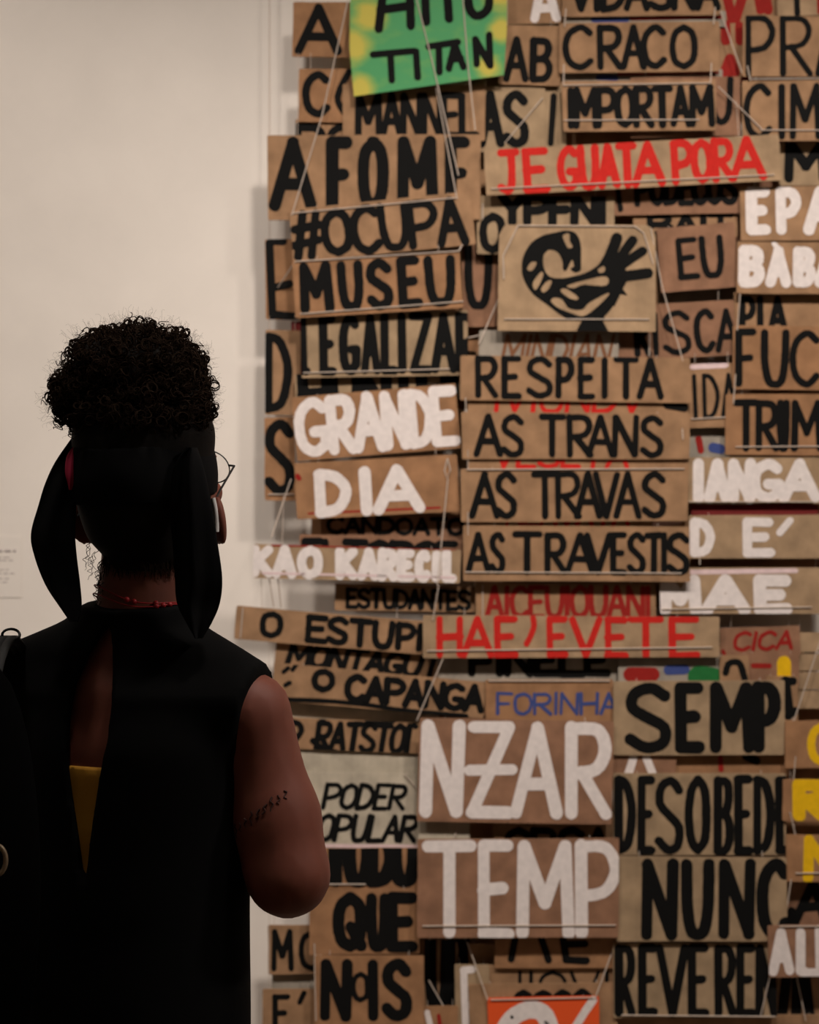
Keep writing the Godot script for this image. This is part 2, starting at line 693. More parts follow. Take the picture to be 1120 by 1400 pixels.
func sign_rows() -> Array:
	return [
	# ---- back sheets glimpsed in the gaps
	[640, 285, 760, 480, 0, 5.0, "warm", "tall cardboard sheet behind the bird sign", [[[[[650, 345], [655, 420]], [[668, 340], [672, 440]]], 16, "black"]], []],
	[765, 285, 900, 480, 0, 4.6, "kraft", "plain cardboard sheet deep behind the bird sign", [], []],
	[600, 880, 850, 1000, 0, 5.0, "red_brown", "plain cardboard sheet deep behind the blue-lettered sign", [], []],
	[840, 1010, 1130, 1190, 0, 5.0, "warm", "plain cardboard sheet deep behind DESOBEDE", [], []],
	[575, 1270, 700, 1470, 0, 5.0, "kraft", "cardboard sheet with thick black strokes behind the orange sign", [[[[[595, 1290], [600, 1400]], [[622, 1290], [618, 1400]]], 18, "black"]], []],
	[940, 560, 1130, 790, 0, 5.0, "red_brown", "plain cardboard sheet deep behind the white-lettered D E' sign", [], []],
	[1040, 950, 1150, 1280, 0, 6.0, "warm", "plain cardboard sheet deep behind the yellow-lettered signs", [], []],
	[760, -60, 1150, 110, 0, 5.0, "grey", "plain grey sheet deep behind CRACO", [], []],
	[640, 90, 1005, 300, 0, 5.0, "kraft", "plain cardboard sheet deep behind AS and the red Jeguata Pora sign", [], []],
	[1000, 190, 1150, 560, 0, 5.0, "red_brown", "plain cardboard sheet deep behind the white EPA and BABA signs", [], []],
	[410, 400, 640, 560, 0, 5.0, "warm", "plain cardboard sheet deep behind LEGALIZAR", [], []],
	[835, 1280, 1150, 1480, 0, 5.0, "kraft", "plain cardboard sheet deep behind REVERE", [], []],
	[650, 480, 945, 830, 0, 6.0, "kraft", "plain brown cardboard sheet deep behind RESPEITA AS TRANS AS TRAVAS", [], []],
	[440, 1150, 600, 1330, 0, 6.0, "red_brown", "plain cardboard sheet deep behind QUE", [], []],
	[425, 690, 640, 760, 0, 4.2, "warm", "plain cardboard strip behind the white Kao Karecil sign", [], []],
	[850, 880, 1100, 990, 0, 6.5, "warm", "plain brown cardboard sheet deep behind SEMP", [], []],
	# ---- left column
	[400, 3, 500, 79, 1, 14, "warm", "small brown cardboard sign with a single black A beside the green sign", [["A", 403, 6, 468, 76, 12, "black"]], []],
	[409, 95, 520, 167, 0, 15.5, "warm", "brown cardboard sign starting with a black C, under the green sign", [["C", 413, 97, 452, 162, 11, "black"], [[[[478, 98], [466, 120], [462, 138], [472, 156]], [[500, 110], [492, 150]]], 9, "black"]], []],
	[403, 164, 505, 200, 0, 15, "kraft", "narrow cardboard strip with round black letter tops just above AFOME", [["RO", 402, 168, 490, 240, 11, "black"]], []],
	[468, 116, 664, 192, 0, 18, "kraft", "cardboard sign with crowded black letters under the green sign", [["MANNEL", 484, 126, 656, 190, 10, "black"]], []],
	[366, 184, 657, 300, 0, 20, "kraft", lab("AFOME", "very tall black capitals"), [["AFOME", [367, 434, 446, 482, 488, 532, 541, 600, 608, 644], 186, 290, 17, "black"]], []],
	[398, 274, 648, 347, -5.4, 21, "kraft", lab("#OCUPA"), [["#OCUPA", 394, 277, 640, 346, 12, "black"]], [[[401, 280], [628, 280]], [[628, 282], [574, 0, 22]], [[401, 283], [440, 160, 22], [476, 0, 22]]]],
	[401, 350, 632, 428, -3.4, 23, "warm", lab("MUSEU"), [["MUSEU", [408, 456, 461, 498, 499, 538, 543, 577, 580, 624], 353, 424, 13.5, "black"]], [[[406, 351], [630, 350]], [[408, 423], [632, 419]], [[630, 350], [637, 325, 21.5]], [[406, 351], [380, 393, 14]]]],
	[362, 328, 412, 437, -.6, 12, "warm", "cardboard sign with a single tall black E beside MUSEU", [[[[[369, 332], [372, 432]], [[372, 430], [404, 433]], [[372, 394], [396, 388]], [[374, 330], [388, 330]]], 11, "black"]], []],
	[411, 426, 640, 514, -1, 21, "olive", lab("LEGALIZAR", "tall crowded black capitals"), [["LEGALIZAR", [408, 424, 436, 460, 463, 493, 492, 521, 520, 545, 543, 556, 559, 592, 588, 626, 622, 654], 428, 512, 12, "black"]], [[[414, 508], [614, 506]]]],
	[404, 508, 636, 550, -2, 17, "olive", "cardboard strip with heavy black letter tops between LEGALIZAR and GRANDE", [["HUNTHI", 406, 500, 632, 570, 16, "black"]], []],
	[362, 452, 410, 567, .4, 12, "kraft", "cardboard sign with a single tall black D beside LEGALIZAR", [["D", 361, 454, 400, 565, 12, "black"]], []],
	[398, 440, 418, 545, 0, 10.5, "maroon", "narrow maroon strip between the black D and LEGALIZAR", [], []],
	[402, 534, 627, 621, -4.6, 22, "warm", lab("GRANDE", "thick white letters"), [["GRANDE", [401, 452, 446, 488, 480, 528, 520, 562, 556, 596, 588, 628], 535, 618, 15, "white"]], []],
	[404, 627, 627, 705, -3.2, 24, "warm", lab("DIA", "white capitals, with a thin red line below"), [["DIA", [429, 481, 491, 509, 508, 580], 637, 704, 16, "white"], [[[[420, 697], [600, 699]]], 3, "dim_red"], [[[[408, 645], [410, 648]]], 7, "dim_red"]], [[[614, 632], [617, 648], [612, 660], [609, 648], [614, 632]], [[613, 660], [598, 800, 27]]]],
	[362, 571, 404, 684, 0, 12, "warm", "cardboard sign with a single tall black S beside GRANDE", [["S", 361, 574, 404, 678, 13, "black"]], [[[367, 676], [402, 676]], [[398, 655], [371, 735, 24]]]],
	[346, 747, 630, 794, 1.6, 26, "pale", lab("KAO KARECIL", "chunky white capitals", "long cardboard strip"), [["KAO KARECIL", [342, 374, 372, 406, 406, 442, 440, 450, 458, 490, 488, 520, 516, 545, 542, 568, 566, 590, 590, 602, 604, 626], 748, 794, 13, "white"], [[[[372, 748], [622, 747]]], 3.5, "dim_red"], [[[[360, 787], [622, 786]]], 3, "pink"]], []],
	[410, 733, 632, 764, 1, 19, "red_brown", "cardboard strip with black letter tops right above Kao Karecil", [["ELTORGE", 412, 737, 628, 775, 10, "black"]], []],
	[438, 702, 642, 736, 1, 16, "red_brown", "cardboard strip with faint small black letters under DIA", [["CANDOATO", 446, 706, 636, 732, 6, "black"]], []],
	[322, 838, 579, 885, 4.7, 20, "kraft", lab("O ESTUPI", "rounded black letters", "long cardboard strip"), [["O", 354, 841, 388, 880, 9, "black"], ["ESTUPI", [417, 450, 446, 478, 476, 510, 508, 540, 541, 570, 569, 580], 841, 882, 9, "black"]], [[[330, 841], [330, 882]], [[372, 836], [368, 790, 25]], [[382, 836], [380, 790, 25]]]],
	[458, 800, 650, 836, 1, 17, "kraft", lab("ESTUDANTES", "small dark capitals", "cardboard strip"), [["ESTUDANTES", 472, 804, 645, 834, 6, "black"]], []],
	[376, 888, 604, 926, 5, 16.6, "kraft", lab("MONTAGUT", "slanted black letters", "cardboard strip"), [["MONTAGUT", 388, 885, 602, 921, 8, "black", .2]], []],
	[374, 919, 664, 969, 5, 18, "kraft", lab("O CAPANGA", "black letters", "long cardboard strip"), [["O", 425, 920, 458, 954, 9, "black"], ["CAPANGA", 470, 923, 664, 964, 9.5, "black"], [[[[386, 930], [392, 924]], [[398, 926], [404, 916]], [[390, 948], [396, 944]], [[388, 967], [480, 964], [560, 968], [640, 968]]], 6, "black"]], []],
	[388, 952, 580, 1058, 1.5, 14, "cream", "plain cream card sheet under O CAPANGA", [], []],
	[394, 984, 574, 1026, 2, 15.5, "kraft", lab("RATSTOI", "black brush script", "narrow cardboard strip"), [["RATSTOI", 428, 986, 562, 1030, 8, "black", .12], [[[[396, 990], [408, 992], [412, 1002], [404, 1014]], [[428, 1014], [440, 1024], [462, 1030]], [[500, 988], [538, 983]], [[440, 984], [441, 986]], [[566, 988], [568, 990]]], 8, "black"]], []],
	[406, 1057, 582, 1160, .8, 17, "cream", lab("PODER POPULAR", "slanted black letters", "cream card sign"), [["PODER", 438, 1070, 554, 1108, 6.5, "black", .2], ["OPULAR", 430, 1112, 570, 1152, 7, "black", .2], [[[[410, 1157], [578, 1156]]], 5, "pink"]], [[[552, 1058], [572, 1080]]]],
	[438, 1160, 574, 1216, 0, 20, "warm", "cardboard sign with the feet of thick black letters above QUE", [["TUDU", 436, 1130, 576, 1213, 19, "black"]], [[[440, 1209], [500, 1209]]]],
	[424, 1217, 573, 1304, 0, 22, "warm", lab("QUE", "thick tall black capitals"), [["QUE", [455, 502, 500, 534, 528, 572], 1220, 1302, 16, "black"]], [[[433, 1220], [433, 1218]], [[430, 1290], [431, 1330]]]],
	[430, 1306, 580, 1420, 0, 24, "warm", lab("NOIS", "thick black letters and a small raised O"), [["NIS", [437, 482, 502, 518, 521, 564], 1310, 1396, 15, "black"], ["O", 480, 1328, 506, 1370, 7, "black"]], [[[432, 1396], [430, 1310]]]],
	[366, 1264, 430, 1331, 0, 15, "kraft", lab("MO", "thin black capitals", "small cardboard sign"), [["MO", [370, 402, 408, 446], 1270, 1328, 8, "black"]], []],
	[372, 1328, 436, 1354, 0, 12, "grey", "small plain grey card strip between MO and E'", [], []],
	[358, 1351, 432, 1430, 0, 17, "kraft", lab("E'", "thin black strokes", "small cardboard sign"), [["E", 372, 1358, 398, 1412, 8, "black"], [[[[416, 1357], [410, 1370]]], 7, "black"]], []],
	# ---- top middle
	[690, -30, 768, 33, -2, 13, "kraft", "cardboard sign with the feet of a white A beside the green sign", [[[[[730, 26], [742, -24]], [[760, 26], [748, -24]], [[734, 12], [757, 12]]], 12, "white"]], []],
	[682, 36, 766, 117, 1, 17, "kraft", lab("AB", "slim black capitals"), [["AB", [688, 724, 724, 757], 50, 114, 10, "black"]], []],
	[768, -40, 986, 22, -.5, 18, "kraft", lab("VIDAS NA", "black capitals cut off at the top"), [["VIDASNA", 776, -36, 986, 17, 9.5, "black"]], []],
	[772, 16, 992, 36, 0, 15, "grey", "grey strip with blue and red dabs above CRACO", [[[[[812, 27], [856, 27]]], 9, "blue"], [[[[864, 25], [984, 23]]], 7, "dim_red"]], []],
	[765, 31, 984, 99, -.3, 21, "kraft", lab("CRACO", "slim black capitals"), [["CRACO", [769, 812, 816, 852, 848, 884, 876, 912, 915, 954], 33, 96, 9, "black"]], [[[772, 36], [774, 12, 20]], [[976, 34], [978, 10, 20]]]],
	[772, 96, 988, 114, 0, 15, "grey", "grey strip with blue and dark red dabs between CRACO and IMPORTAM", [[[[[818, 106], [842, 107]]], 8, "blue"], [[[[846, 101], [980, 99]]], 5, "dim_red"]], []],
	[769, 110, 978, 180, -.8, 22, "kraft", lab("IMPORTAM", "crowded black capitals"), [["IMPORTAM", 773, 117, 978, 176, 10, "black"]], [[[771, 115], [972, 115]], [[771, 163], [956, 165]], [[771, 115], [771, 88, 21.5]], [[972, 115], [973, 86, 21.5]]]],
	[862, 106, 1012, 187, -1, 17, "red_brown", "reddish cardboard sign showing only a black U beside IMPORTAM", [[[[[974, 116], [976, 155], [986, 168], [996, 155], [999, 110]]], 9, "black"]], []],
	[650, 118, 746, 208, -1, 16, "olive", lab("AS", "tall black capitals", "small cardboard sign beside IMPORTAM"), [["AS", [652, 690, 686, 724], 124, 202, 12, "black"]], [[[690, 196, 17], [742, 134, 18]]]],
	[736, 112, 774, 202, 0, 15, "olive", "narrow cardboard sign with one black upright stroke left of IMPORTAM", [[[[[757, 132], [753, 196]], [[740, 150], [738, 200]]], 9, "black"]], []],
	[984, -30, 1064, 114, 0, 14, "kraft", "cardboard sign with thick dark red letters left of PR", [[[[[990, -20], [1001, 26]], [[1020, -20], [1006, 26]], [[1044, -20], [1050, 14]], [[1034, -20], [1040, 14]], [[992, 34], [992, 56]], [[1011, 36], [1012, 56]], [[990, 100], [998, 80]], [[1005, 100], [998, 80]], [[992, 98], [1004, 98]]], 13, "dim_red"]], [[[985, 15, 20], [1015, 100, 22]]]],
	[1062, -30, 1150, 22, 0, 18, "pale", "cardboard sign with one black stroke above PR", [[[[[1089, -20], [1090, 20]]], 8, "black"], [[[[1122, -20], [1122, 16]]], 10, "dim_red"]], []],
	[1016, 22, 1150, 105, 0, 22, "kraft", lab("PRA", "slim black capitals"), [["PRA", [1019, 1060, 1066, 1112, 1114, 1154], 20, 106, 8.5, "black"]], [[[1022, 90], [1026, 110, 23]]]],
	[1014, 104, 1090, 114, 0, 17, "maroon", "narrow dark red strip between PRA and CIM", [], []],
	[1015, 110, 1150, 193, 0, 21, "kraft", lab("CIM", "black capitals"), [["CIM", [1016, 1056, 1062, 1076, 1078, 1124], 114, 192, 9.5, "black"]], [[[1026, 108], [1150, 107]], [[1040, 178], [1150, 178]], [[1042, 177], [982, 118, 22.5]]]],
	[1066, 194, 1150, 254, 0, 14, "olive", "cardboard sign with a heavy black M under CIM", [["M", 1070, 190, 1134, 250, 14, "black"]], []],
	[664, 194, 1067, 258, -3, 27, "pale", lab("JEGUATA PORA", "bright red capitals", "long cardboard sign"), [["JEGUATAPORA", [678, 712, 714, 752, 761, 793, 789, 820, 816, 848, 842, 872, 862, 910, 917, 950, 944, 976, 972, 1005, 996, 1048], 194, 257, 11, "red"]], [[[670, 248], [1058, 249]]]],
	[653, 268, 840, 348, 0, 19, "olive", "cardboard sign with black letters between the red sign and the bird sign", [["O", 655, 290, 692, 348, 11, "black"], ["YPFNI", 680, 262, 832, 310, 12, "black"]], [[[660, 278], [660, 300]]]],
	[632, 318, 684, 446, 0, 15, "red_brown", "cardboard sign with a heavy black U beside MUSEU", [["U", 634, 324, 674, 424, 12, "black"]], [[[690, 390], [655, 470, 24]], [[662, 372, 12], [646, 424, 12]]]],
	[838, 250, 1014, 294, -1, 19, "red_brown", lab("PODECOS", "black letters, its top hidden by the red sign"), [["PODECOS", 866, 232, 1010, 282, 9, "black"], [[[[845, 258], [848, 285]]], 8, "black"]], []],
	[866, 288, 1008, 326, -1, 17, "kraft", "cardboard strip with black letter tops just above EU", [["BAIT", 884, 290, 1004, 325, 9, "black"]], []],
	[900, 308, 1007, 397, -4.2, 20, "red_brown", lab("EU", "slim black capitals", "small reddish cardboard sign"), [["EU", [925, 956, 957, 990], 323, 382, 8.5, "black"]], []],
	[903, 388, 1012, 420, 0, 8, "grey", "grey card strip between EU and RISCA", [], []],
	[1012, 256, 1150, 328, -.6, 22, "kraft", lab("EPA", "thick white capitals"), [["EPA", [1020, 1054, 1060, 1096, 1098, 1146], 255, 322, 15, "white"]], []],
	[1007, 332, 1150, 401, .5, 23, "kraft", lab("BABA", "fat white letters with an accent"), [["BABA", [1010, 1046, 1046, 1082, 1084, 1116, 1114, 1152], 336, 394, 15, "white"], [[[[1058, 334], [1066, 342]]], 7, "white"]], []],
	[655, 452, 846, 494, 0, 22, "grey", "grey card strip with faint brown slanted strokes above RESPEITA", [["MINDIAN", 682, 456, 834, 500, 5, "brown", .2]], [[[640, 462, 20], [668, 456, 20]]]],
	[838, 414, 1006, 490, -3, 18, "red_brown", lab("RISCA", "tall slim black capitals"), [["RISCA", [866, 890, 890, 901, 904, 946, 948, 978, 976, 1012], 424, 486, 8.5, "black"]], [[[890, 312, 29], [905, 390, 26], [934, 494, 26]], [[840, 455], [842, 488]], [[888, 455], [886, 485]]]],
	[1004, 400, 1150, 456, 0, 18, "kraft", "cardboard sign with black letters P I A above FUC", [["PIA", [1010, 1034, 1034, 1044, 1048, 1078], 404, 458, 9, "black"]], []],
	# ---- centre column
	[630, 487, 943, 549, .5, 26, "kraft", lab("RESPEITA"), [["RESPEITA", [649, 682, 685, 714, 718, 757, 759, 786, 789, 815, 821, 832, 838, 874, 870, 908], 487, 546, 9, "black"]], [[[637, 545], [637, 572, 26]]]],
	[640, 542, 942, 575, .5, 24.2, "kraft", "cardboard strip with red letters between RESPEITA and AS TRANS", [["IVIUNDV", 672, 524, 882, 566, 6, "red", .1], [[[[912, 552], [936, 556]]], 12, "black"]], []],
	[631, 565, 943, 628, .3, 25, "kraft", lab("AS TRANS"), [["ASTRANS", [647, 688, 684, 718, 736, 774, 774, 812, 800, 842, 836, 874, 874, 908], 566, 626, 9, "black"]], [[[640, 616], [640, 640, 26]], [[934, 600], [932, 570, 26.5]]]],
	[640, 622, 942, 650, 0, 24.2, "kraft", "cardboard strip with red letters between AS TRANS and AS TRAVAS", [["VESETA", 672, 604, 860, 641, 6, "red", .1]], []],
	[630, 641, 941, 713, 0, 26, "kraft", lab("AS TRAVAS"), [["ASTRAVAS", [641, 684, 676, 708, 726, 764, 758, 796, 784, 824, 810, 848, 838, 878, 876, 912], 644, 710, 9, "black"]], [[[638, 642], [936, 641]], [[640, 700], [640, 735, 27.5]]]],
	[640, 706, 942, 732, 0, 24.4, "kraft", "cardboard strip with red letters between AS TRAVAS and AS TRAVESTIS", [["NEAVATA", 690, 684, 862, 721, 6, "red", .1], [[[[896, 716], [930, 712]]], 8, "pink"]], []],
	[633, 719, 943, 795, .3, 27, "kraft", lab("AS TRAVESTIS"), [["ASTRAVESTIS", [636, 672, 668, 692, 700, 742, 744, 776, 772, 814, 798, 838, 834, 858, 856, 884, 880, 908, 902, 914, 910, 944], 727, 786, 9, "black"]], [[[636, 783], [932, 783]]]],
	[650, 797, 897, 850, 0, 21.5, "kraft", "cardboard sign with crowded narrow red letters above HAE'EVETE", [["AICEUIOUANI", 662, 800, 892, 846, 7, "dim_red"]], [[[660, 800], [660, 843]]]],
	[579, 842, 983, 899, 0, 25, "pale", lab("HAE'EVETE", "bright red capitals", "long cardboard sign"), [["HAEEVETE", [596, 634, 630, 676, 675, 710, 747, 778, 778, 824, 826, 860, 858, 908, 914, 958], 842, 900, 9.5, "red"], [[[[729, 844], [730, 856], [726, 868], [720, 880]]], 8, "red"]], [[[584, 890], [974, 885]], [[592, 848], [600, 800, 27]], [[570, 985, 26], [606, 900, 25]]]],
	[598, 894, 844, 932, 0, 17, "grey", "grey card strip with black letters between HAE'EVETE and the blue-lettered sign", [["FINELE", 640, 880, 836, 926, 11, "black"]], []],
	[664, 929, 839, 986, 0, 19, "warm", lab("FORINHA", "thin blue letters", "small cardboard sign"), [["FORINHA", 678, 946, 846, 978, 4.6, "blue"]], [[[668, 931], [834, 931]]]],
	[572, 984, 838, 1124, .8, 27, "red_brown", lab("NZAR", "tall white capitals and a barred Z", "large cardboard sign"), [["NZAR", [574, 636, 638, 704, 698, 770, 772, 838], 985, 1120, 17, "white"], [[[[642, 1054], [700, 1052]]], 15, "white"]], []],
	[571, 1108, 642, 1154, 0, 22, "cream", "small plain cream card between NZAR and TEMP", [], [[[620, 1150], [625, 1134]]]],
	[632, 1104, 686, 1154, 0, 15, "warm", "small plain brown card between NZAR and TEMP", [], []],
	[674, 1110, 844, 1154, 0, 21, "kraft", "cardboard strip with round black letter tops between NZAR and TEMP", [["OBSA", 688, 1130, 838, 1180, 10, "black"], ["HHIIHI", 690, 1106, 836, 1126, 7, "black"]], []],
	[570, 1146, 846, 1282, 0, 26, "red_brown", lab("TEMP", "tall white capitals", "large cardboard sign"), [["TEMP", [577, 652, 653, 704, 704, 786, 786, 850], 1148, 1284, 17, "white"]], [[[578, 1266], [842, 1265]]]],
	[676, 1279, 844, 1324, 0, 22, "warm", "cardboard strip with the feet of black letters right under TEMP", [[[[[704, 1284], [699, 1311]], [[736, 1270], [750, 1312]], [[768, 1270], [774, 1311]], [[774, 1312], [802, 1313]], [[772, 1291], [800, 1290]]], 10, "black"]], []],
	[640, 1290, 704, 1356, 0, 15, "kraft", "small plain cardboard piece left of the letter feet under TEMP", [], []],
	[646, 1320, 844, 1352, 0, 20, "kraft", "cardboard strip with thin black strokes above the orange sign", [["IIOVI", 704, 1326, 836, 1380, 5, "black"]], []],
	[642, 1344, 844, 1440, -1, 22, "kraft", "cardboard sign with a row of black letter tops right above the orange sign", [["OOOO", 700, 1352, 812, 1400, 9, "black"]], []],
	[578, 1284, 646, 1410, 0, 11, "kraft", "cardboard sign with heavy black letters below TEMP", [["UB", 580, 1270, 646, 1390, 17, "black"]], [[[586, 1340, 18], [618, 1396, 18]]]],
	[622, 1318, 668, 1430, 0, 20, "olive", "small cardboard sign with a slim white F left of the orange sign", [[[[[634, 1326], [637, 1410]], [[637, 1374], [648, 1373]], [[634, 1326], [646, 1325]]], 10, "white"]], []],
	[578, 1376, 626, 1430, 0, 21, "warm", "small cardboard sign with white and red specks beside NOIS", [[[[[584, 1384], [588, 1400]]], 8, "white"], [[[[600, 1388], [602, 1402]]], 5, "dim_red"]], []],
	# ---- right column
	[942, 497, 1004, 584, -2, 21, "kraft", lab("IDA", "thin black capitals", "small cardboard sign"), [["IDA", [946, 954, 960, 984, 984, 1010], 510, 574, 6, "black"], [[[[948, 501], [994, 500]]], 7, "pink"]], [[[944, 572], [996, 571]]]],
	[941, 580, 998, 632, 0, 17, "grey", "small grey card with red and blue dabs below IDA", [[[[[955, 600], [958, 616]]], 9, "dim_red"], [[[[975, 612], [985, 614]]], 14, "blue"]], []],
	[1002, 446, 1150, 533, .3, 23, "warm", lab("FUC"), [["FUC", [1005, 1034, 1040, 1079, 1079, 1122], 450, 530, 10, "black"]], [[[1006, 512], [1003, 552, 24]], [[1008, 452], [1012, 402, 24]]]],
	[993, 539, 1150, 622, 0, 22, "warm", "brown cardboard sign with tall crowded black capitals right below FUC", [["TRUM", [1002, 1038, 1032, 1066, 1062, 1080, 1080, 1126], 546, 618, 10, "black"]], [[[1006, 611], [1150, 610]]]],
	[941, 626, 1150, 688, 0, 24, "pale", lab("IANGA", "very thick white capitals"), [["IANGA", [945, 965, 962, 1000, 994, 1034, 1024, 1072, 1064, 1122], 627, 688, 15.5, "white"]], [[[942, 686], [1112, 686]]]],
	[945, 684, 1118, 708, 0, 21, "maroon", "maroon strip under the thick white IANGA", [], []],
	[941, 704, 1150, 763, 0, 24.5, "pale", "brown cardboard sign hand-painted D E' in white capitals", [["DE", [943, 978, 1015, 1060], 708, 762, 13, "white"], [[[[1066, 728], [1080, 712]]], 10, "white"]], [[[957, 763], [957, 772]]]],
	[902, 777, 1150, 838, 0, 23, "pale", lab("MAE", "thick white capitals"), [["MAE", [900, 960, 958, 1026, 1030, 1084], 785, 842, 17, "white"], [[[[942, 782], [1088, 780]]], 7, "pink"]], [[[905, 833], [1110, 830]]]],
	[984, 858, 1094, 898, -2, 19, "red_brown", lab("CICA", "small dark red slanted letters", "narrow cardboard strip"), [["CICA", 1000, 862, 1084, 890, 5, "dim_red", .2], [[[[988, 888], [990, 894]]], 5, "dim_red"]], []],
	[1084, 864, 1150, 891, 0, 18, "pale", "plain pale cardboard strip, topmost of the stack beside CICA", [], []],
	[1086, 893, 1150, 916, 0, 17.4, "pale", "plain pale cardboard strip, second from the top of the stack beside CICA", [], []],
	[1088, 918, 1150, 942, 0, 18, "pale", "plain pale cardboard strip, third from the top of the stack beside CICA", [], []],
	[1088, 944, 1150, 968, 0, 17.4, "pale", "plain pale cardboard strip, lowest of the stack beside CICA", [], [[[1086, 985, 25.5], [1124, 870, 25.5]]]],
	[846, 896, 990, 938, 0, 21, "grey", "grey card with red, blue and green patches above SEMP", [[[[[862, 922], [892, 922]]], 20, "dim_red"], [[[[914, 916], [936, 915]]], 14, "blue"], [[[[956, 926], [974, 928]]], 32, "green"]], []],
	[984, 896, 1024, 940, 0, 21.5, "kraft", "small cardboard piece with a black hook-shaped stroke above SEMP", [[[[[992, 920], [997, 907], [1011, 907], [1018, 928]]], 9, "black"]], []],
	[1018, 893, 1092, 940, 0, 21, "red_brown", "small cardboard piece with a yellow block above SEMP", [[[[[1072, 906], [1072, 926]]], 19, "yellow"], [[[[1030, 910], [1052, 910]]], 7, "dim_red"]], []],
	[1048, 924, 1092, 988, 0, 22, "kraft", "small cardboard piece with a black stroke right of SEMP", [[[[[1074, 930], [1080, 978]], [[1072, 932], [1084, 931]], [[1078, 978], [1086, 972]]], 12, "black"]], []],
	[838, 930, 1073, 1032, -.3, 23, "olive", lab("SEMP", "thick black capitals", "large cardboard sign"), [["SEMP", [852, 920, 922, 964, 968, 1032, 1028, 1068], 932, 1030, 17, "black"]], []],
	[838, 1028, 924, 1062, 0, 22.4, "red_brown", "small cardboard piece with white strokes between SEMP and DESOBEDE", [[[[[858, 1062], [866, 1036]], [[894, 1062], [884, 1036]]], 11, "white"]], []],
	[922, 1028, 1078, 1062, 0, 20, "warm", "brown cardboard strip between SEMP and DESOBEDE", [[[[[985, 1036], [986, 1052]]], 7, "dim_red"], [[[[1020, 1034], [1034, 1040]]], 12, "black"]], []],
	[838, 1057, 1075, 1168, 0, 24, "olive", lab("DESOBEDE", "tall narrow black capitals", "large cardboard sign"), [["DESOBEDE", [840, 870, 871, 896, 894, 936, 936, 972, 975, 1004, 1003, 1030, 1029, 1060, 1059, 1088], 1060, 1168, 12, "black"]], []],
	[842, 1171, 1076, 1286, 0, 25, "olive", lab("NUNC", "tall black capitals", "large cardboard sign"), [["NUNC", [876, 928, 931, 977, 981, 1034, 1034, 1082], 1174, 1285, 16, "black"]], []],
	[838, 1289, 1062, 1392, 0, 24, "olive", lab("REVERE", "tall narrow black capitals", "large cardboard sign"), [["REVEREN", [840, 870, 872, 900, 896, 942, 940, 970, 976, 1008, 1006, 1034, 1032, 1066], 1290, 1390, 12, "black"]], [[[850, 1388], [1060, 1390]], [[1040, 1390, 25.5], [1054, 1330, 27]]]],
	[840, 1388, 1150, 1440, 0, 17, "kraft", "cardboard sheet at the foot of REVERE", [], []],
	[1074, 984, 1150, 1050, 0, 25, "warm", "brown cardboard sign with a yellow letter O right of SEMP", [["O", 1103, 986, 1148, 1048, 12, "yellow"]], [[[1088, 1034], [1084, 1080, 25]]]],
	[1070, 1066, 1150, 1123, 0, 24, "warm", "brown cardboard sign with a fat yellow letter right of DESOBEDE", [["R", 1083, 1064, 1132, 1122, 18, "yellow"]], [[[1080, 1110], [1090, 1150, 25]]]],
	[1076, 1142, 1150, 1206, 0, 25, "warm", "brown cardboard sign with a yellow N right of NUNC", [["N", 1097, 1140, 1150, 1207, 15, "yellow"]], [[[1088, 1194], [1150, 1193]], [[1082, 1202], [1072, 1268, 27]]]],
	[1058, 1198, 1150, 1266, 0, 18, "red_brown", "cardboard sign with a heavy black A above the white AL sign", [[[[[1086, 1262], [1112, 1206]], [[1112, 1206], [1130, 1262]], [[1100, 1240], [1125, 1238]], [[1076, 1260], [1082, 1246]]], 13, "black"]], []],
	[1051, 1264, 1150, 1335, -.8, 28, "red_brown", lab("AL", "thick white capitals", "small cardboard sign"), [["AL", [1050, 1086, 1088, 1106], 1268, 1334, 13, "white"], [[[[1096, 1329], [1150, 1329]], [[1120, 1270], [1120, 1329]]], 11, "white"]], [[[1066, 1266], [1150, 1267]]]],
	[1052, 1330, 1150, 1392, 0, 16, "kraft", "cardboard sign with heavy black strokes under the white AL sign", [[[[[1068, 1400], [1076, 1330]], [[1108, 1400], [1100, 1330]], [[1088, 1390], [1090, 1340]]], 15, "black"]], [[[1090, 1338, 20], [1102, 1396, 20]]]],
	]


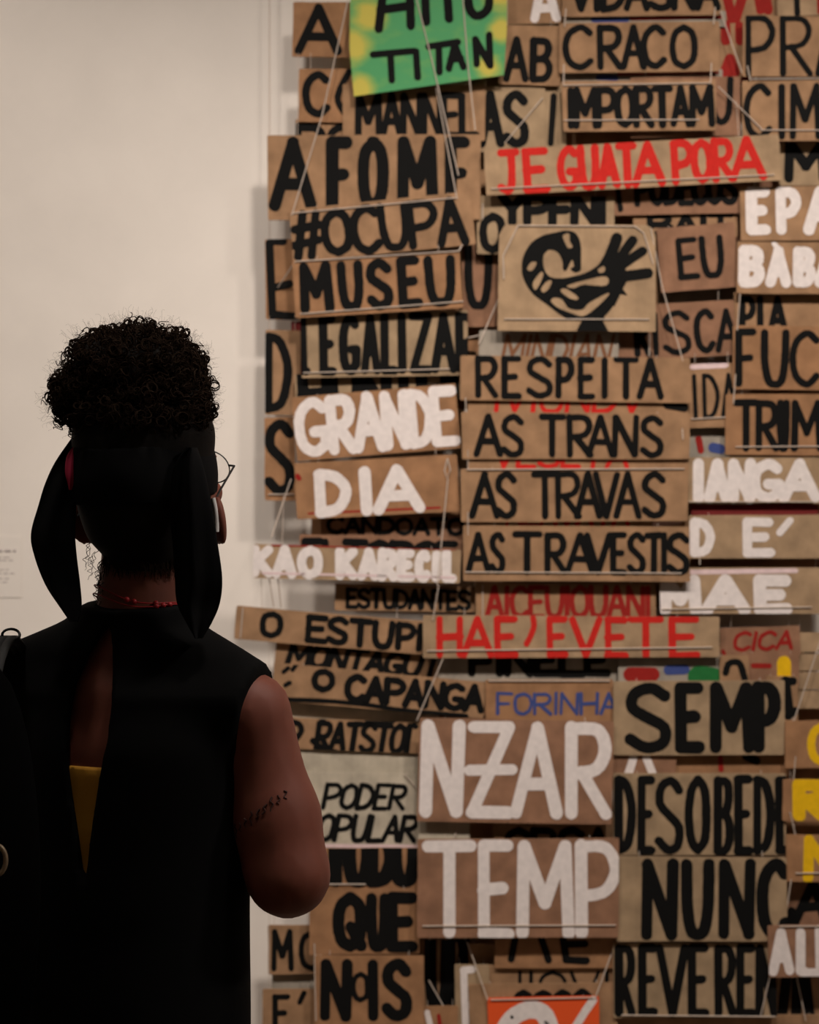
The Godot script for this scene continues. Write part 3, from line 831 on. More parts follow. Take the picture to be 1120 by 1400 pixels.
func green_sign() -> Array:
	var img := Image.create(128, 128, false, Image.FORMAT_RGBA8)
	var nz := FastNoiseLite.new()
	nz.seed = 77
	nz.frequency = 0.03
	var spots := [[0.06, 0.95, .13], [0.02, .66, .16], [.12, .46, .15], [.97, .55, .12], [.88, .80, .11], [.97, .3, .16], [.02, .2, .2]]
	for y in 128:
		for x in 128:
			var p := Vector2(x / 127.0, y / 127.0)
			var k := 0.0
			for q in spots:
				k = maxf(k, 1.0 - p.distance_to(Vector2(q[0], q[1])) / q[2])
			k = clampf(k * 1.7 + 0.35 * nz.get_noise_2d(x, y * 2.0), 0, 1)
			img.set_pixel(x, y, rgb8(66, 148, 88).lerp(rgb8(188, 174, 66), k))
	var m := mat(Color.WHITE, 0.7)
	m.albedo_texture = ImageTexture.create_from_image(img)
	M["spray"] = m
	return [478, -60, 694, 132, 0, 25, "spray", "bright green and yellow spray-painted sign lettered AITU TITAN", [
		[[[[518, 40], [526, -30]], [[526, -30], [560, -34]], [[562, 36], [560, -34]], [[520, 14], [562, 8]], [[583, 30], [580, -30]], [[614, 26], [610, -34]], [[640, -20], [642, 12], [654, 22], [668, 10], [668, -20]]], 12, "black"],
		[[[[510, 75], [566, 70]], [[534, 76], [536, 110]], [[569, 71], [571, 106]], [[586, 64], [626, 58]], [[600, 64], [601, 99]], [[614, 94], [622, 62]], [[622, 62], [634, 92]], [[616, 82], [630, 80]], [[652, 88], [650, 54]], [[650, 54], [670, 90]], [[670, 90], [669, 48]]], 9.5, "black"]],
		[[[560, -40], [590, 80], [627, 240]], [[630, -40], [640, 90], [650, 178]]],
		[[480, -60], [694, -70], [693, 40], [689, 103], [484, 132], [478, 66]]]


# a flat shape with holes, filled row by row: inside(p) says where the paint is
func filled_rows(x0: float, y0: float, x1: float, y1: float, step: float, black: Array, bare: Array, c: Vector2, s: float, z: float) -> ArrayMesh:
	var v := PackedVector3Array()
	var n := PackedVector3Array()
	var idx := PackedInt32Array()
	var y := y0
	while y < y1:
		var from := -1.0
		var x := x0
		while x <= x1 + step:
			var p := Vector2(x, y + step / 2)
			var on := false
			if x <= x1:
				for q in black:
					if Geometry2D.is_point_in_polygon(p, q):
						on = true
						break
				if on:
					for q in bare:
						if Geometry2D.is_point_in_polygon(p, q):
							on = false
							break
			if on and from < 0:
				from = x
			elif not on and from >= 0:
				var b := v.size()
				for e in [Vector2(from, y), Vector2(x, y), Vector2(x, y + step), Vector2(from, y + step)]:
					v.append(Vector3((e.x - c.x) * s, -(e.y - c.y) * s, z))
					n.append(Vector3(0, 0, 1))
				idx.append_array(PackedInt32Array([b, b + 1, b + 2, b, b + 2, b + 3]))
				from = -1.0
			x += step
		y += step
	return mesh_of(v, n, idx)


func spline_poly(a: Array) -> PackedVector2Array:
	var q := PackedVector2Array()
	var m := a.size()
	for k in m:
		var p0 := Vector2(a[(k + m - 1) % m][0], a[(k + m - 1) % m][1])
		var p1 := Vector2(a[k][0], a[k][1])
		var p2 := Vector2(a[(k + 1) % m][0], a[(k + 1) % m][1])
		var p3 := Vector2(a[(k + 2) % m][0], a[(k + 2) % m][1])
		for s in 6:
			q.append(p1.cubic_interpolate(p2, p0, p3, s / 6.0))
	return q


func fat(a: Array, w: float) -> PackedVector2Array:
	var q := PackedVector2Array()
	for p in a:
		q.append(Vector2(p[0], p[1]))
	return Geometry2D.offset_polyline(smooth_line(q), w / 2, Geometry2D.JOIN_ROUND, Geometry2D.END_ROUND)[0]


const BIRD := [681, 307, 896, 453, .4, 28, "pale", "pale cardboard sign with a black stylised bird looking back over its body", [],
	[[[708, 309], [868, 309]], [[690, 437], [888, 436]], [[708, 309], [688, 350], [689, 382]], [[868, 309], [880, 318], [893, 360]]],
	[[690, 308], [884, 307], [893, 313], [896, 322], [897, 453], [681, 453], [682, 322]]]


func paint_bird(bird: Node3D, z: float) -> void:
	var r := BIRD
	var c := Vector2((r[0] + r[2]) / 2.0, (r[1] + r[3]) / 2.0)
	var s := (CAM.z - z) / F
	# traced in the crop (680, 300) at 5.09 times
	var k := func(a: Array) -> Array:
		var o := []
		for p in a:
			o.append([680.0 + p[0] / 5.09, 300.0 + p[1] / 5.09])
		return o
	var body := spline_poly(k.call([[400, 92], [480, 78], [545, 100], [578, 180], [580, 330], [572, 362], [535, 370], [505, 345], [530, 325], [515, 285], [480, 355], [455, 350], [452, 300], [420, 235], [360, 215], [322, 250], [318, 320], [350, 390], [420, 412], [520, 398], [620, 368], [700, 315], [740, 250], [790, 180], [860, 290], [900, 380], [880, 470], [740, 680], [560, 700], [470, 685], [350, 600], [235, 510], [172, 390], [175, 270], [230, 170], [310, 115]]))
	var black := [body]
	for q in [[[[780, 260], [812, 180], [828, 130]], 80], [[[840, 290], [890, 210], [938, 145]], 70], [[[850, 330], [930, 270], [1008, 218]], 66], [[[840, 400], [960, 385], [1045, 372]], 76]]:
		black.append(fat(k.call(q[0]), q[1] / 5.09))
	black.append(PackedVector2Array([P2(841, 380), P2(858, 404), P2(848, 402), P2(840, 419), P2(830, 416), P2(825, 440), P2(832, 453), P2(788, 453), P2(800, 430)]))
	var bare := []
	for q in [
		[[205, 345], [235, 300], [268, 300], [262, 330], [232, 362]],
		[[248, 440], [300, 370], [318, 390], [278, 480], [255, 490]],
		[[305, 480], [350, 430], [378, 435], [352, 490], [318, 510]],
		[[485, 462], [600, 425], [740, 395], [775, 425], [740, 462], [600, 455], [530, 480]],
		[[700, 345], [735, 325], [750, 345], [735, 368], [705, 370]],
		[[440, 490], [480, 485], [560, 540], [545, 560], [500, 548], [452, 515]],
		[[372, 570], [400, 545], [450, 560], [500, 620], [590, 628], [640, 580], [760, 515], [770, 530], [680, 620], [600, 672], [520, 655], [420, 615]],
		[[455, 110], [495, 100], [500, 150], [520, 190], [490, 200], [462, 150]]]:
		bare.append(spline_poly(k.call(q)))
	part("painted_bird", filled_rows(700, 310, 896, 453, 0.7, black, bare, c, s, 0.0024), M.paint_black, bird)


func orange_sign() -> Array:
	return [668, 1364, 819, 1470, -1, 25, "orange", "bright orange sign with sweeping white shapes under TEMP", [
		[[[[686, 1412], [702, 1390], [725, 1380], [744, 1386], [754, 1410]]], 24, "white"],
		[[[[782, 1412], [800, 1384], [812, 1368]]], 11, "white"],
		[[[[700, 1389], [701, 1390]], [[746, 1397], [750, 1401]]], 4, "black"]],
		[[[668, 1366], [639, 1288, 22]], [[815, 1366], [842, 1288, 22]], [[672, 1366], [812, 1365]]]]


func build_wall_label() -> void:
	var s := CAM.z / F
	var at := Vector3((-30 - 560.0) * s, CAM.y - (775 - 700.0) * s, 0.0007)
	var t := thing("wall_label", "small white wall label with faint grey lines of text left of the visitor", "label", at)
	part("card", box(Vector3(120 * s, 84 * s, 0.0012)), M.wall, t)
	var rows := [[-22, 52, 5.5], [-13, 46, 2.2], [-9, 48, 2.2], [4, 42, 2.2], [9, 50, 2.2], [16, 44, 2.2], [21, 40, 2.2]]
	var ink := mat(rgb8(184, 174, 168), 0.9)
	for r in rows:
		var p := Pool.new()
		var x := -54.0
		while x < r[1]:
			var e: float = minf(x + rng.randf_range(5, 14), r[1])
			p.tube(PackedVector3Array([Vector3(x * s, -r[0] * s, 0), Vector3(e * s, -r[0] * s, 0)]), r[2] * s * 0.4, r[2] * s * 0.4, 4)
			x = e + 2.5
		for k in p.v.size():
			p.v[k].z = 0.0008 + clampf(p.v[k].z, -0.0001, 0.0001)
		part("text_line", pool_mesh(p), ink, t)


# ------------------------------------------------------------------ the visitor
const AX := (187.0 - 560.0) / 1083.33      # the visitor's upright axis
const YAW := -20.0                          # turned a little to the right
var body_turn := Basis(Vector3.UP, deg_to_rad(20.0))      # node frame to body frame
var body_back := Basis(Vector3.UP, deg_to_rad(-20.0))
var head_at := Vector3.ZERO
var head_basis := Basis.IDENTITY
var head_inv := Basis.IDENTITY
var keyhole := PackedVector2Array()
var bones: Array = []
var hand_bones: Array = []
var lumps := FastNoiseLite.new()


# a pixel at depth z (metres in front of the visitor's axis, towards the camera) in the visitor's frame
func at_px(px: float, py: float, z := 0.0) -> Vector3:
	var s := (CAM.z - PZ - z) / F
	return Vector3((px - 560.0) * s - AX, CAM.y - (py - 700.0) * s, z)


func capsule(p: Vector3, a: Vector3, b: Vector3, ra: float, rb: float) -> float:
	var ab := b - a
	var t := clampf((p - a).dot(ab) / ab.length_squared(), 0.0, 1.0)
	return p.distance_to(a + ab * t) - lerpf(ra, rb, t)


func smin(a: float, b: float, k: float) -> float:
	var h := maxf(k - absf(a - b), 0.0) / k
	return minf(a, b) - h * h * k * 0.25


func ellipsoid(p: Vector3, c: Vector3, r: Vector3) -> float:
	var q := p - c
	var k0 := (q / r).length()
	var k1 := (q / (r * r)).length()
	return k0 * (k0 - 1.0) / maxf(k1, 1e-6)


func profile(rows: Array, p: Vector3) -> float:
	var k := 0
	while k < rows.size() - 2 and p.y > rows[k + 1][0]:
		k += 1
	var t := clampf((p.y - rows[k][0]) / (rows[k + 1][0] - rows[k][0]), 0.0, 1.0)
	t = t * t * (3.0 - 2.0 * t)
	var a: float = lerpf(rows[k][1], rows[k + 1][1], t)
	var b: float = lerpf(rows[k][2], rows[k + 1][2], t)
	var d := (sqrt(p.x * p.x / (a * a) + p.z * p.z / (b * b)) - 1.0) * minf(a, b)
	return maxf(d, maxf(p.y - rows[rows.size() - 1][0], rows[0][0] - p.y))


const TORSO := [[0.80, .134, .100], [.90, .136, .100], [.98, .126, .092], [1.05, .118, .088], [1.12, .124, .092], [1.20, .134, .096], [1.27, .132, .086], [1.32, .095, .066], [1.37, .05, .045]]
const TOP := [[0.74, .152, .124], [.86, .149, .120], [1.0, .149, .112], [1.1, .152, .108], [1.2, .157, .108], [1.27, .150, .098], [1.32, .104, .076], [1.365, .062, .058]]


func sdf_body(p: Vector3) -> float:
	var q := body_turn * p
	var d := profile(TORSO, q)
	for b in bones:
		d = smin(d, capsule(q, b[0], b[1], b[2], b[3]), 0.03)
	return minf(d, capsule(p, Vector3(0.0, 1.30, 0.01), Vector3(0.012, 1.47, 0.005), 0.058, 0.052))


func sdf_top(p: Vector3) -> float:
	var q := body_turn * p
	var d := profile(TOP, q)
	d = smin(d, capsule(q, Vector3(.03, 1.325, 0), Vector3(.162, 1.268, 0), .050, .047), 0.05)
	d = smin(d, capsule(q, Vector3(-.03, 1.335, 0), Vector3(-.162, 1.288, 0), .050, .047), 0.05)
	d += 0.0016 * lumps.get_noise_3d(p.x * 60.0, p.y * 22.0, p.z * 60.0)
	var xa := 0.172 if q.y > 1.30 else lerpf(0.158, 0.172, clampf((q.y - 1.22) / 0.08, 0, 1))
	d = maxf(d, absf(q.x) - xa)
	var collar := maxf(capsule(p, Vector3(0.0, 1.30, 0.012), Vector3(0.010, 1.42, 0.008), 0.070, 0.066), p.y - 1.381 - 0.04 * p.x + 0.05 * maxf(p.z, 0))
	d = smin(d, collar, 0.02)
	if p.z > 0.0:
		d = maxf(d, -key_distance(Vector2(p.x, p.y)))
	return d


func key_distance(p: Vector2) -> float:
	var best := 1e9
	for k in keyhole.size():
		var q := Geometry2D.get_closest_point_to_segment(p, keyhole[k], keyhole[(k + 1) % keyhole.size()])
		best = minf(best, p.distance_squared_to(q))
	best = sqrt(best)
	return -best if Geometry2D.is_point_in_polygon(p, keyhole) else best


func sdf_band(p: Vector3) -> float:
	return maxf(profile(TORSO, body_turn * p) - 0.004, maxf(p.y - 1.190, 1.02 - p.y))


func sdf_trousers(p: Vector3) -> float:
	var q := body_turn * p
	var d := 1e9
	for s in [-1.0, 1.0]:
		d = minf(d, capsule(q, Vector3(.058 * s, .84, 0), Vector3(.075 * s, .48, -.01), .072, .058))
		d = minf(d, capsule(q, Vector3(.075 * s, .48, -.01), Vector3(.08 * s, .09, .01), .062, .056))
	d = smin(d, ellipsoid(q, Vector3(0, .84, 0), Vector3(.128, .10, .100)), 0.04)
	return maxf(d, maxf(.07 - p.y, p.y - .92))


func sdf_shoe(p: Vector3) -> float:
	var q := body_turn * p
	var d := 1e9
	for s in [-1.0, 1.0]:
		d = minf(d, smin(capsule(q, Vector3(.08 * s, .042, .05), Vector3(.088 * s, .036, -.15), .042, .036), capsule(q, Vector3(.08 * s, .04, .02), Vector3(.08 * s, .1, .015), .046, .044), .02))
	return maxf(d, maxf(-p.y + 0.001, p.y - .1))


func sdf_head(p: Vector3) -> float:
	var q := head_inv * (p - head_at)
	var d := ellipsoid(q, Vector3(0, .025, .012), Vector3(.077, .093, .096))
	d = smin(d, ellipsoid(q, Vector3(0, -.045, -.032), Vector3(.060, .072, .064)), .03)
	d = smin(d, ellipsoid(q, Vector3(0, -.104, -.062), Vector3(.026, .020, .026)), .03)
	d = smin(d, capsule(q, Vector3(0, .012, -.092), Vector3(0, -.034, -.112), .008, .012), .014)
	for s in [-1.0, 1.0]:
		d = smin(d, ellipsoid(q, Vector3(.014 * s, -.036, -.100), Vector3(.010, .008, .010)), .010)
		d = smin(d, ellipsoid(q, Vector3(.040 * s, -.018, -.074), Vector3(.022, .018, .018)), .02)
		d = smin(d, ellipsoid(q, Vector3(.034 * s, .028, -.082), Vector3(.024, .007, .012)), .012)
		var e := ellipsoid(Basis(Vector3.UP, -0.55 * s) * (q - Vector3(.095 * s, -.030, .014)), Vector3.ZERO, Vector3(.0075, .032, .020))
		e = smin(e, ellipsoid(q, Vector3(.086 * s, -.052, .004), Vector3(.008, .012, .010)), .008)
		d = smin(d, e, .008)
	d = smin(d, ellipsoid(q, Vector3(0, -.066, -.092), Vector3(.023, .005, .010)), .006)
	d = smin(d, ellipsoid(q, Vector3(0, -.076, -.090), Vector3(.020, .006, .010)), .006)
	return smin(d, capsule(p, Vector3(0.0, 1.30, 0.01), Vector3(0.012, 1.47, 0.005), 0.058, 0.052), .025)


func sdf_hair(p: Vector3) -> float:
	var q := head_inv * (p - head_at)
	var d := ellipsoid(q, Vector3(0, .028, .018), Vector3(.083, .101, .101))
	d = smin(d, capsule(q, Vector3(0, -.03, .045), Vector3(0, -.052, .042), .058, .048), .03)
	d = smin(d, ellipsoid(p, at_px(197, 590, .035), Vector3(.086, .055, .080)), .03)
	d += .0012 * lumps.get_noise_3d(q.x * 260.0, q.y * 40.0, q.z * 60.0)
	# bare below the hairline at the face
	d = maxf(d, -(q.z * 0.9 + 0.052 + 0.35 * minf(q.y - .045, 0.0)))
	return d


func sdf_wrap(p: Vector3) -> float:
	# the folded cloth band tied round the head
	var q := head_inv * (p - head_at)
	var d := absf(ellipsoid(q, Vector3(0, .028, .018), Vector3(.0855, .1035, .1035)) - .001) - .0035
	var band := q.y - .035 - q.z * 0.15
	return maxf(d, absf(band) - .036)


func sdf_hand(p: Vector3) -> float:
	var q := body_turn * p
	var d := 1e9
	for b in hand_bones:
		d = smin(d, capsule(q, b[0], b[1], b[2], b[3]), 0.006)
	return d


func nets(f: Callable, lo: Vector3, hi: Vector3, h: float, pool: Pool) -> void:
	var n := Vector3i(((hi - lo) / h).ceil()) + Vector3i.ONE
	var sx := n.x
	var sxy := n.x * n.y
	var val := PackedFloat32Array()
	val.resize(sxy * n.z)
	val.fill(1e9)
	var vert := PackedInt32Array()
	vert.resize(sxy * n.z)
	vert.fill(-1)
	var B := 5
	var reach := B * h * 0.87 * 1.6
	var base := pool.v.size()
	var cells := PackedInt32Array()
	for bz in range(0, n.z - 1, B):
		for by in range(0, n.y - 1, B):
			for bx in range(0, n.x - 1, B):
				var mid := lo + Vector3(bx + B * .5, by + B * .5, bz + B * .5) * h
				if absf(f.call(mid)) > reach:
					continue
				var ex := mini(bx + B, n.x - 1)
				var ey := mini(by + B, n.y - 1)
				var ez := mini(bz + B, n.z - 1)
				for z in range(bz, ez + 1):
					for y in range(by, ey + 1):
						var k := z * sxy + y * sx + bx
						for x in range(bx, ex + 1):
							if val[k] > 1e8:
								val[k] = f.call(lo + Vector3(x, y, z) * h)
							k += 1
				for z in range(bz, ez):
					for y in range(by, ey):
						for x in range(bx, ex):
							cells.append(z * sxy + y * sx + x)
	var off := [0, 1, sx, sx + 1, sxy, sxy + 1, sxy + sx, sxy + sx + 1]
	var edges := [[0, 1], [2, 3], [4, 5], [6, 7], [0, 2], [1, 3], [4, 6], [5, 7], [0, 4], [1, 5], [2, 6], [3, 7]]
	for c in cells:
		var inside := 0
		for o in 8:
			if val[c + off[o]] < 0.0:
				inside += 1
		if inside == 0 or inside == 8:
			continue
		var cx := c % sx
		var cy := (c / sx) % n.y
		var cz := c / sxy
		var sum := Vector3.ZERO
		var cnt := 0
		for e in edges:
			var a: float = val[c + off[e[0]]]
			var b: float = val[c + off[e[1]]]
			if (a < 0.0) != (b < 0.0):
				var t := a / (a - b)
				var pa := Vector3(e[0] & 1, (e[0] >> 1) & 1, e[0] >> 2)
				var pb := Vector3(e[1] & 1, (e[1] >> 1) & 1, e[1] >> 2)
				sum += pa.lerp(pb, t)
				cnt += 1
		vert[c] = pool.v.size()
		pool.v.append(lo + (Vector3(cx, cy, cz) + sum / cnt) * h)
		pool.n.append(Vector3.ZERO)
	var axes := [[1, sx, sxy], [sx, sxy, 1], [sxy, 1, sx]]
	for c in cells:
		if vert[c] < 0:
			continue
		var inside_c := val[c] < 0.0
		for ax in axes:
			var other: float = val[c + ax[0]]
			if (other < 0.0) == inside_c:
				continue
			var c1: int = c - ax[1]
			var c2: int = c - ax[1] - ax[2]
			var c3: int = c - ax[2]
			if c2 < 0 or c1 < 0 or c3 < 0:
				continue
			if vert[c1] < 0 or vert[c2] < 0 or vert[c3] < 0:
				continue
			var q := [vert[c], vert[c1], vert[c2], vert[c3]]
			if not inside_c:
				q.reverse()
			# clockwise seen from outside
			pool.i.append_array(PackedInt32Array([q[0], q[2], q[1], q[0], q[3], q[2]]))
			var nn := (pool.v[q[1]] - pool.v[q[0]]).cross(pool.v[q[2]] - pool.v[q[0]])
			nn += (pool.v[q[2]] - pool.v[q[0]]).cross(pool.v[q[3]] - pool.v[q[0]])
			for e in q:
				pool.n[e] += nn
	for k in range(base, pool.n.size()):
		pool.n[k] = pool.n[k].normalized()


func make_hand(wrist: Vector3, along: Vector3, palm_down: Vector3, thumb: Vector3, curl: float) -> void:
	var side := thumb.normalized()
	along = along.normalized()
	var k0 := wrist + along * 0.085
	hand_bones.append([wrist - along * 0.02, wrist + along * 0.02, .025, .024])
	for f in 4:
		var o := side * (0.030 - 0.020 * f)
		var root := wrist + along * 0.03 + o * 0.6
		var kn := k0 + o - along * (0.004 * absf(f - 1.0))
		hand_bones.append([root, kn, .0125, .0105])
		var L: float = [0.068, 0.076, 0.070, 0.054][f]
		var d1 := (along * cos(curl) + palm_down * sin(curl)).normalized()
		var d2 := (along * cos(curl * 2.0) + palm_down * sin(curl * 2.0)).normalized()
		var d3 := (along * cos(curl * 2.8) + palm_down * sin(curl * 2.8)).normalized()
		var a := kn + d1 * L * .46
		var b := a + d2 * L * .32
		hand_bones.append([kn, a, .0098, .0088])
		hand_bones.append([a, b, .0088, .0080])
		hand_bones.append([b, b + d3 * L * .22, .0080, .0070])
	var t0 := wrist + along * 0.03 + side * 0.018
	var t1 := t0 + (along * .7 + side).normalized() * .042
	var t2 := t1 + (along + side * .45 + palm_down * .3).normalized() * .032
	hand_bones.append([t0, t1, .014, .0108])
	hand_bones.append([t1, t2, .0108, .0098])
	hand_bones.append([t2, t2 + (along + palm_down * .4).normalized() * .022, .0098, .0080])


func ribbon(rows: Array, thick: float, fold: float) -> ArrayMesh:
	# a hanging strip of folded cloth: rows of [x, y, half width (pixels), z]
	var p := Pool.new()
	var sides := 28
	var list := []
	for k in rows.size() - 1:
		for s in 6:
			var t := s / 6.0
			var o := []
			for e in 4:
				o.append(cubic_interpolate(rows[k][e], rows[k + 1][e], rows[maxi(k - 1, 0)][e], rows[mini(k + 2, rows.size() - 1)][e], t))
			list.append(o)
	list.append(rows[rows.size() - 1])
	for k in list.size():
		var r: Array = list[k]
		var c := at_px(r[0], r[1], r[3])
		var w: float = r[2] * (CAM.z - PZ - r[3]) / F
		for s in sides:
			var a := TAU * s / sides
			var u := cos(a)
			var zz := sin(a) * thick * (0.75 + 0.25 * sin(u * 7.0 + k * 0.13)) + fold * sin(u * 4.2 + k * 0.09) * (0.4 + 0.6 * absf(u))
			p.v.append(c + Vector3(u * w, 0, zz))
			p.n.append(Vector3.ZERO)
	for k in list.size() - 1:
		for s in sides:
			var a0 := k * sides + s
			var a1 := k * sides + (s + 1) % sides
			for tri in [[a0, a0 + sides, a1], [a1, a0 + sides, a1 + sides]]:
				p.i.append_array(PackedInt32Array(tri))
				var nn := (p.v[tri[1]] - p.v[tri[0]]).cross(p.v[tri[2]] - p.v[tri[0]])
				for e in tri:
					p.n[e] -= nn
	for cap in 2:
		var b := (list.size() - 1) * sides * cap
		for s in range(1, sides - 1):
			p.i.append_array(PackedInt32Array([b, b + s, b + s + 1]))
	for k in p.n.size():
		p.n[k] = p.n[k].normalized()
	return pool_mesh(p)


func build_person() -> void:
	lumps.seed = 9
	lumps.frequency = 0.05
	head_at = at_px(208, 676, 0.0)
	head_basis = Basis(Vector3.UP, deg_to_rad(-18.0)) * Basis(Vector3.RIGHT, deg_to_rad(16.0))
	head_inv = head_basis.inverse()
	for p in [[141, 860], [147, 860], [150, 900], [151, 960], [147, 1010], [136, 1060], [125, 1130], [113, 1224], [104, 1150], [94, 1090], [88, 1040], [89, 985], [96, 940], [112, 900], [130, 872]]:
		var w := at_px(p[0], p[1], 0.1)
		keyhole.append(Vector2(w.x, w.y))
	bones = [
		[Vector3(.05, 1.318, 0), Vector3(.150, 1.255, 0), .036, .040], [Vector3(-.05, 1.325, 0), Vector3(-.150, 1.272, 0), .036, .040],
		[Vector3(.155, 1.250, -.012), Vector3(.186, 1.120, -.016), .047, .049], [Vector3(.186, 1.120, -.016), Vector3(.204, 1.056, -.008), .049, .046],
		[Vector3(.204, 1.052, -.010), Vector3(.15, 1.075, -.09), .045, .038], [Vector3(.15, 1.075, -.09), Vector3(.05, 1.09, -.19), .038, .026],
		[Vector3(-.160, 1.268, 0), Vector3(-.225, 1.07, -.01), .047, .042],
		[Vector3(-.225, 1.06, -.01), Vector3(-.14, 1.05, -.12), .042, .037], [Vector3(-.14, 1.05, -.12), Vector3(-.04, 1.05, -.20), .037, .026],
		[Vector3(.060, .84, 0), Vector3(.075, .48, -.01), .062, .047], [Vector3(.075, .48, -.01), Vector3(.08, .09, .01), .047, .034], [Vector3(.08, .05, .03), Vector3(.085, .035, -.12), .035, .028],
		[Vector3(-.060, .84, 0), Vector3(-.075, .48, -.01), .062, .047], [Vector3(-.075, .48, -.01), Vector3(-.08, .09, .01), .047, .034], [Vector3(-.08, .05, .03), Vector3(-.085, .035, -.12), .035, .028]]
	make_hand(Vector3(.05, 1.09, -.19), Vector3(-1, .02, -.35), Vector3(0, -1, .25), Vector3(0, .4, .9), .42)
	make_hand(Vector3(-.04, 1.05, -.20), Vector3(1, .0, -.45), Vector3(0, -1, .2), Vector3(0, .5, .9), .35)
	var t := thing("person", "person in a sleeveless black top with curly bun and black head scarf, seen from behind", "person", Vector3(AX, 0, PZ))
	var skin := Pool.new()
	nets(sdf_body, Vector3(-.36, -0.02, -.3), Vector3(.36, 1.40, .2), .011, skin)
	nets(sdf_head, Vector3(-.13, 1.36, -.17), Vector3(.17, 1.66, .15), .0045, skin)
	nets(sdf_hand, Vector3(-.22, .96, -.34), Vector3(.22, 1.18, -.02), .0045, skin)
	part("body", pool_mesh(skin), M.skin, t)
	var p := Pool.new()
	nets(sdf_top, Vector3(-.24, .72, -.18), Vector3(.24, 1.41, .20), .0058, p)
	part("sleeveless_top", pool_mesh(p), M.top, t)
	p = Pool.new()
	nets(sdf_band, Vector3(-.2, 1.0, -.16), Vector3(.2, 1.21, .16), .007, p)
	part("inner_top", pool_mesh(p), M.ochre, t).set_meta("label", "ochre yellow inner top seen through the keyhole back")
	p = Pool.new()
	nets(sdf_trousers, Vector3(-.2, .04, -.16), Vector3(.2, .95, .16), .012, p)
	part("trousers", pool_mesh(p), M.trousers, t)
	p = Pool.new()
	nets(sdf_shoe, Vector3(-.2, -.01, -.24), Vector3(.24, .12, .16), .008, p)
	part("shoes", pool_mesh(p), M.shoe, t)
	p = Pool.new()
	nets(sdf_hair, Vector3(-.12, 1.40, -.15), Vector3(.16, 1.70, .18), .005, p)
	var hair := part("hair", pool_mesh(p), M.hair, t)
	hair_curls(hair)
	p = Pool.new()
	nets(sdf_wrap, Vector3(-.12, 1.45, -.16), Vector3(.16, 1.66, .18), .004, p)
	var wrap := part("head_scarf", pool_mesh(p), M.scarf, t)
	part("scarf_tail", ribbon([[108, 592, 4, .04], [92, 630, 15, .06], [84, 660, 22, .07], [78, 690, 26, .075], [72, 730, 31, .08], [76, 762, 30, .08], [86, 800, 25, .08], [97, 830, 16, .085], [102, 850, 6, .09]], .010, .006), M.scarf, wrap)
	part("scarf_tail", ribbon([[262, 612, 7, .10], [258, 640, 20, .105], [260, 690, 29, .105], [266, 740, 31, .10], [271, 790, 33, .095], [271, 825, 30, .09], [272, 852, 18, .09], [272, 872, 6, .09]], .012, .007), M.scarf, wrap)
	part("lining", ribbon([[101, 612, 2, .072], [98, 625, 7, .086], [97, 645, 8, .092], [97, 660, 5, .092], [96, 670, 2, .09]], .004, .001), M.lining, wrap).set_meta("label", "crimson patch of the scarf's lining")
	# face
	for s in [-1.0, 1.0]:
		var e := Pool.new()
		e.ball(head_at + head_basis * Vector3(.033 * s, .010, -.082), Vector3.ONE * .0125)
		var eye := part("eye", pool_mesh(e), M.eye, t)
		var ir := Pool.new()
		ir.ball(head_at + head_basis * Vector3(.033 * s, .010, -.0915), Vector3.ONE * .0055)
		part("iris", pool_mesh(ir), M.iris, eye)
	# white strap behind the right ear
	var st := PackedVector3Array()
	for k in 9:
		var f := k / 8.0
		st.append(at_px(291 + 5.0 * f + 2.0 * sin(PI * f), 681 + 46 * f, .052))
	part("ear_strap", tube_mesh(st, .0032, 8), M.white_cloth, t).set_meta("label", "white strap looped behind the ear")
	# necklaces
	for q in [[1.394, .0575, .05], [1.388, .059, .03]]:
		var ring := PackedVector3Array()
		for k in 41:
			var a := TAU * k / 40
			ring.append(Vector3(.006 + q[1] * cos(a), q[0] - q[2] * .25 * cos(a) + .004 * sin(a * 3.0), .008 + q[1] * sin(a)))
		var nk := part("necklace", tube_mesh(ring, .0009, 6), M.bead, t)
		for k in [10, 11, 7] if q[2] > .04 else [5, 6, 7]:
			var bd := Pool.new()
			bd.ball(ring[k], Vector3.ONE * .0036, 6, 8)
			part("bead", pool_mesh(bd), M.bead, nk)
	tattoo(t)
	glasses()


# three overlapping masses of curls make the bun
const LOBES := [[190, 524, .04, .084, .074, .080], [112, 543, .05, .036, .036, .05], [248, 552, .05, .034, .042, .05], [148, 503, .05, .052, .043, .06], [230, 508, .045, .042, .038, .055], [190, 566, .05, .086, .040, .078]]


func bun_point(out_by: float) -> Array:
	for tries in 40:
		var q: Array = LOBES[[0, 0, 0, 1, 2, 3, 4, 5, 5][rng.randi() % 9]]
		var d := Vector3(rng.randfn(), rng.randfn(), rng.randfn()).normalized()
		if d.y < -.8:
			continue
		var p := at_px(q[0], q[1], q[2]) + d * Vector3(q[3], q[4], q[5]) * out_by
		var free := true
		for o in LOBES:
			if o != q and ((p - at_px(o[0], o[1], o[2])) / Vector3(o[3], o[4], o[5])).length() < out_by * .93:
				free = false
				break
		if free:
			return [p, d]
	return [at_px(192, 513, .04), Vector3.UP]


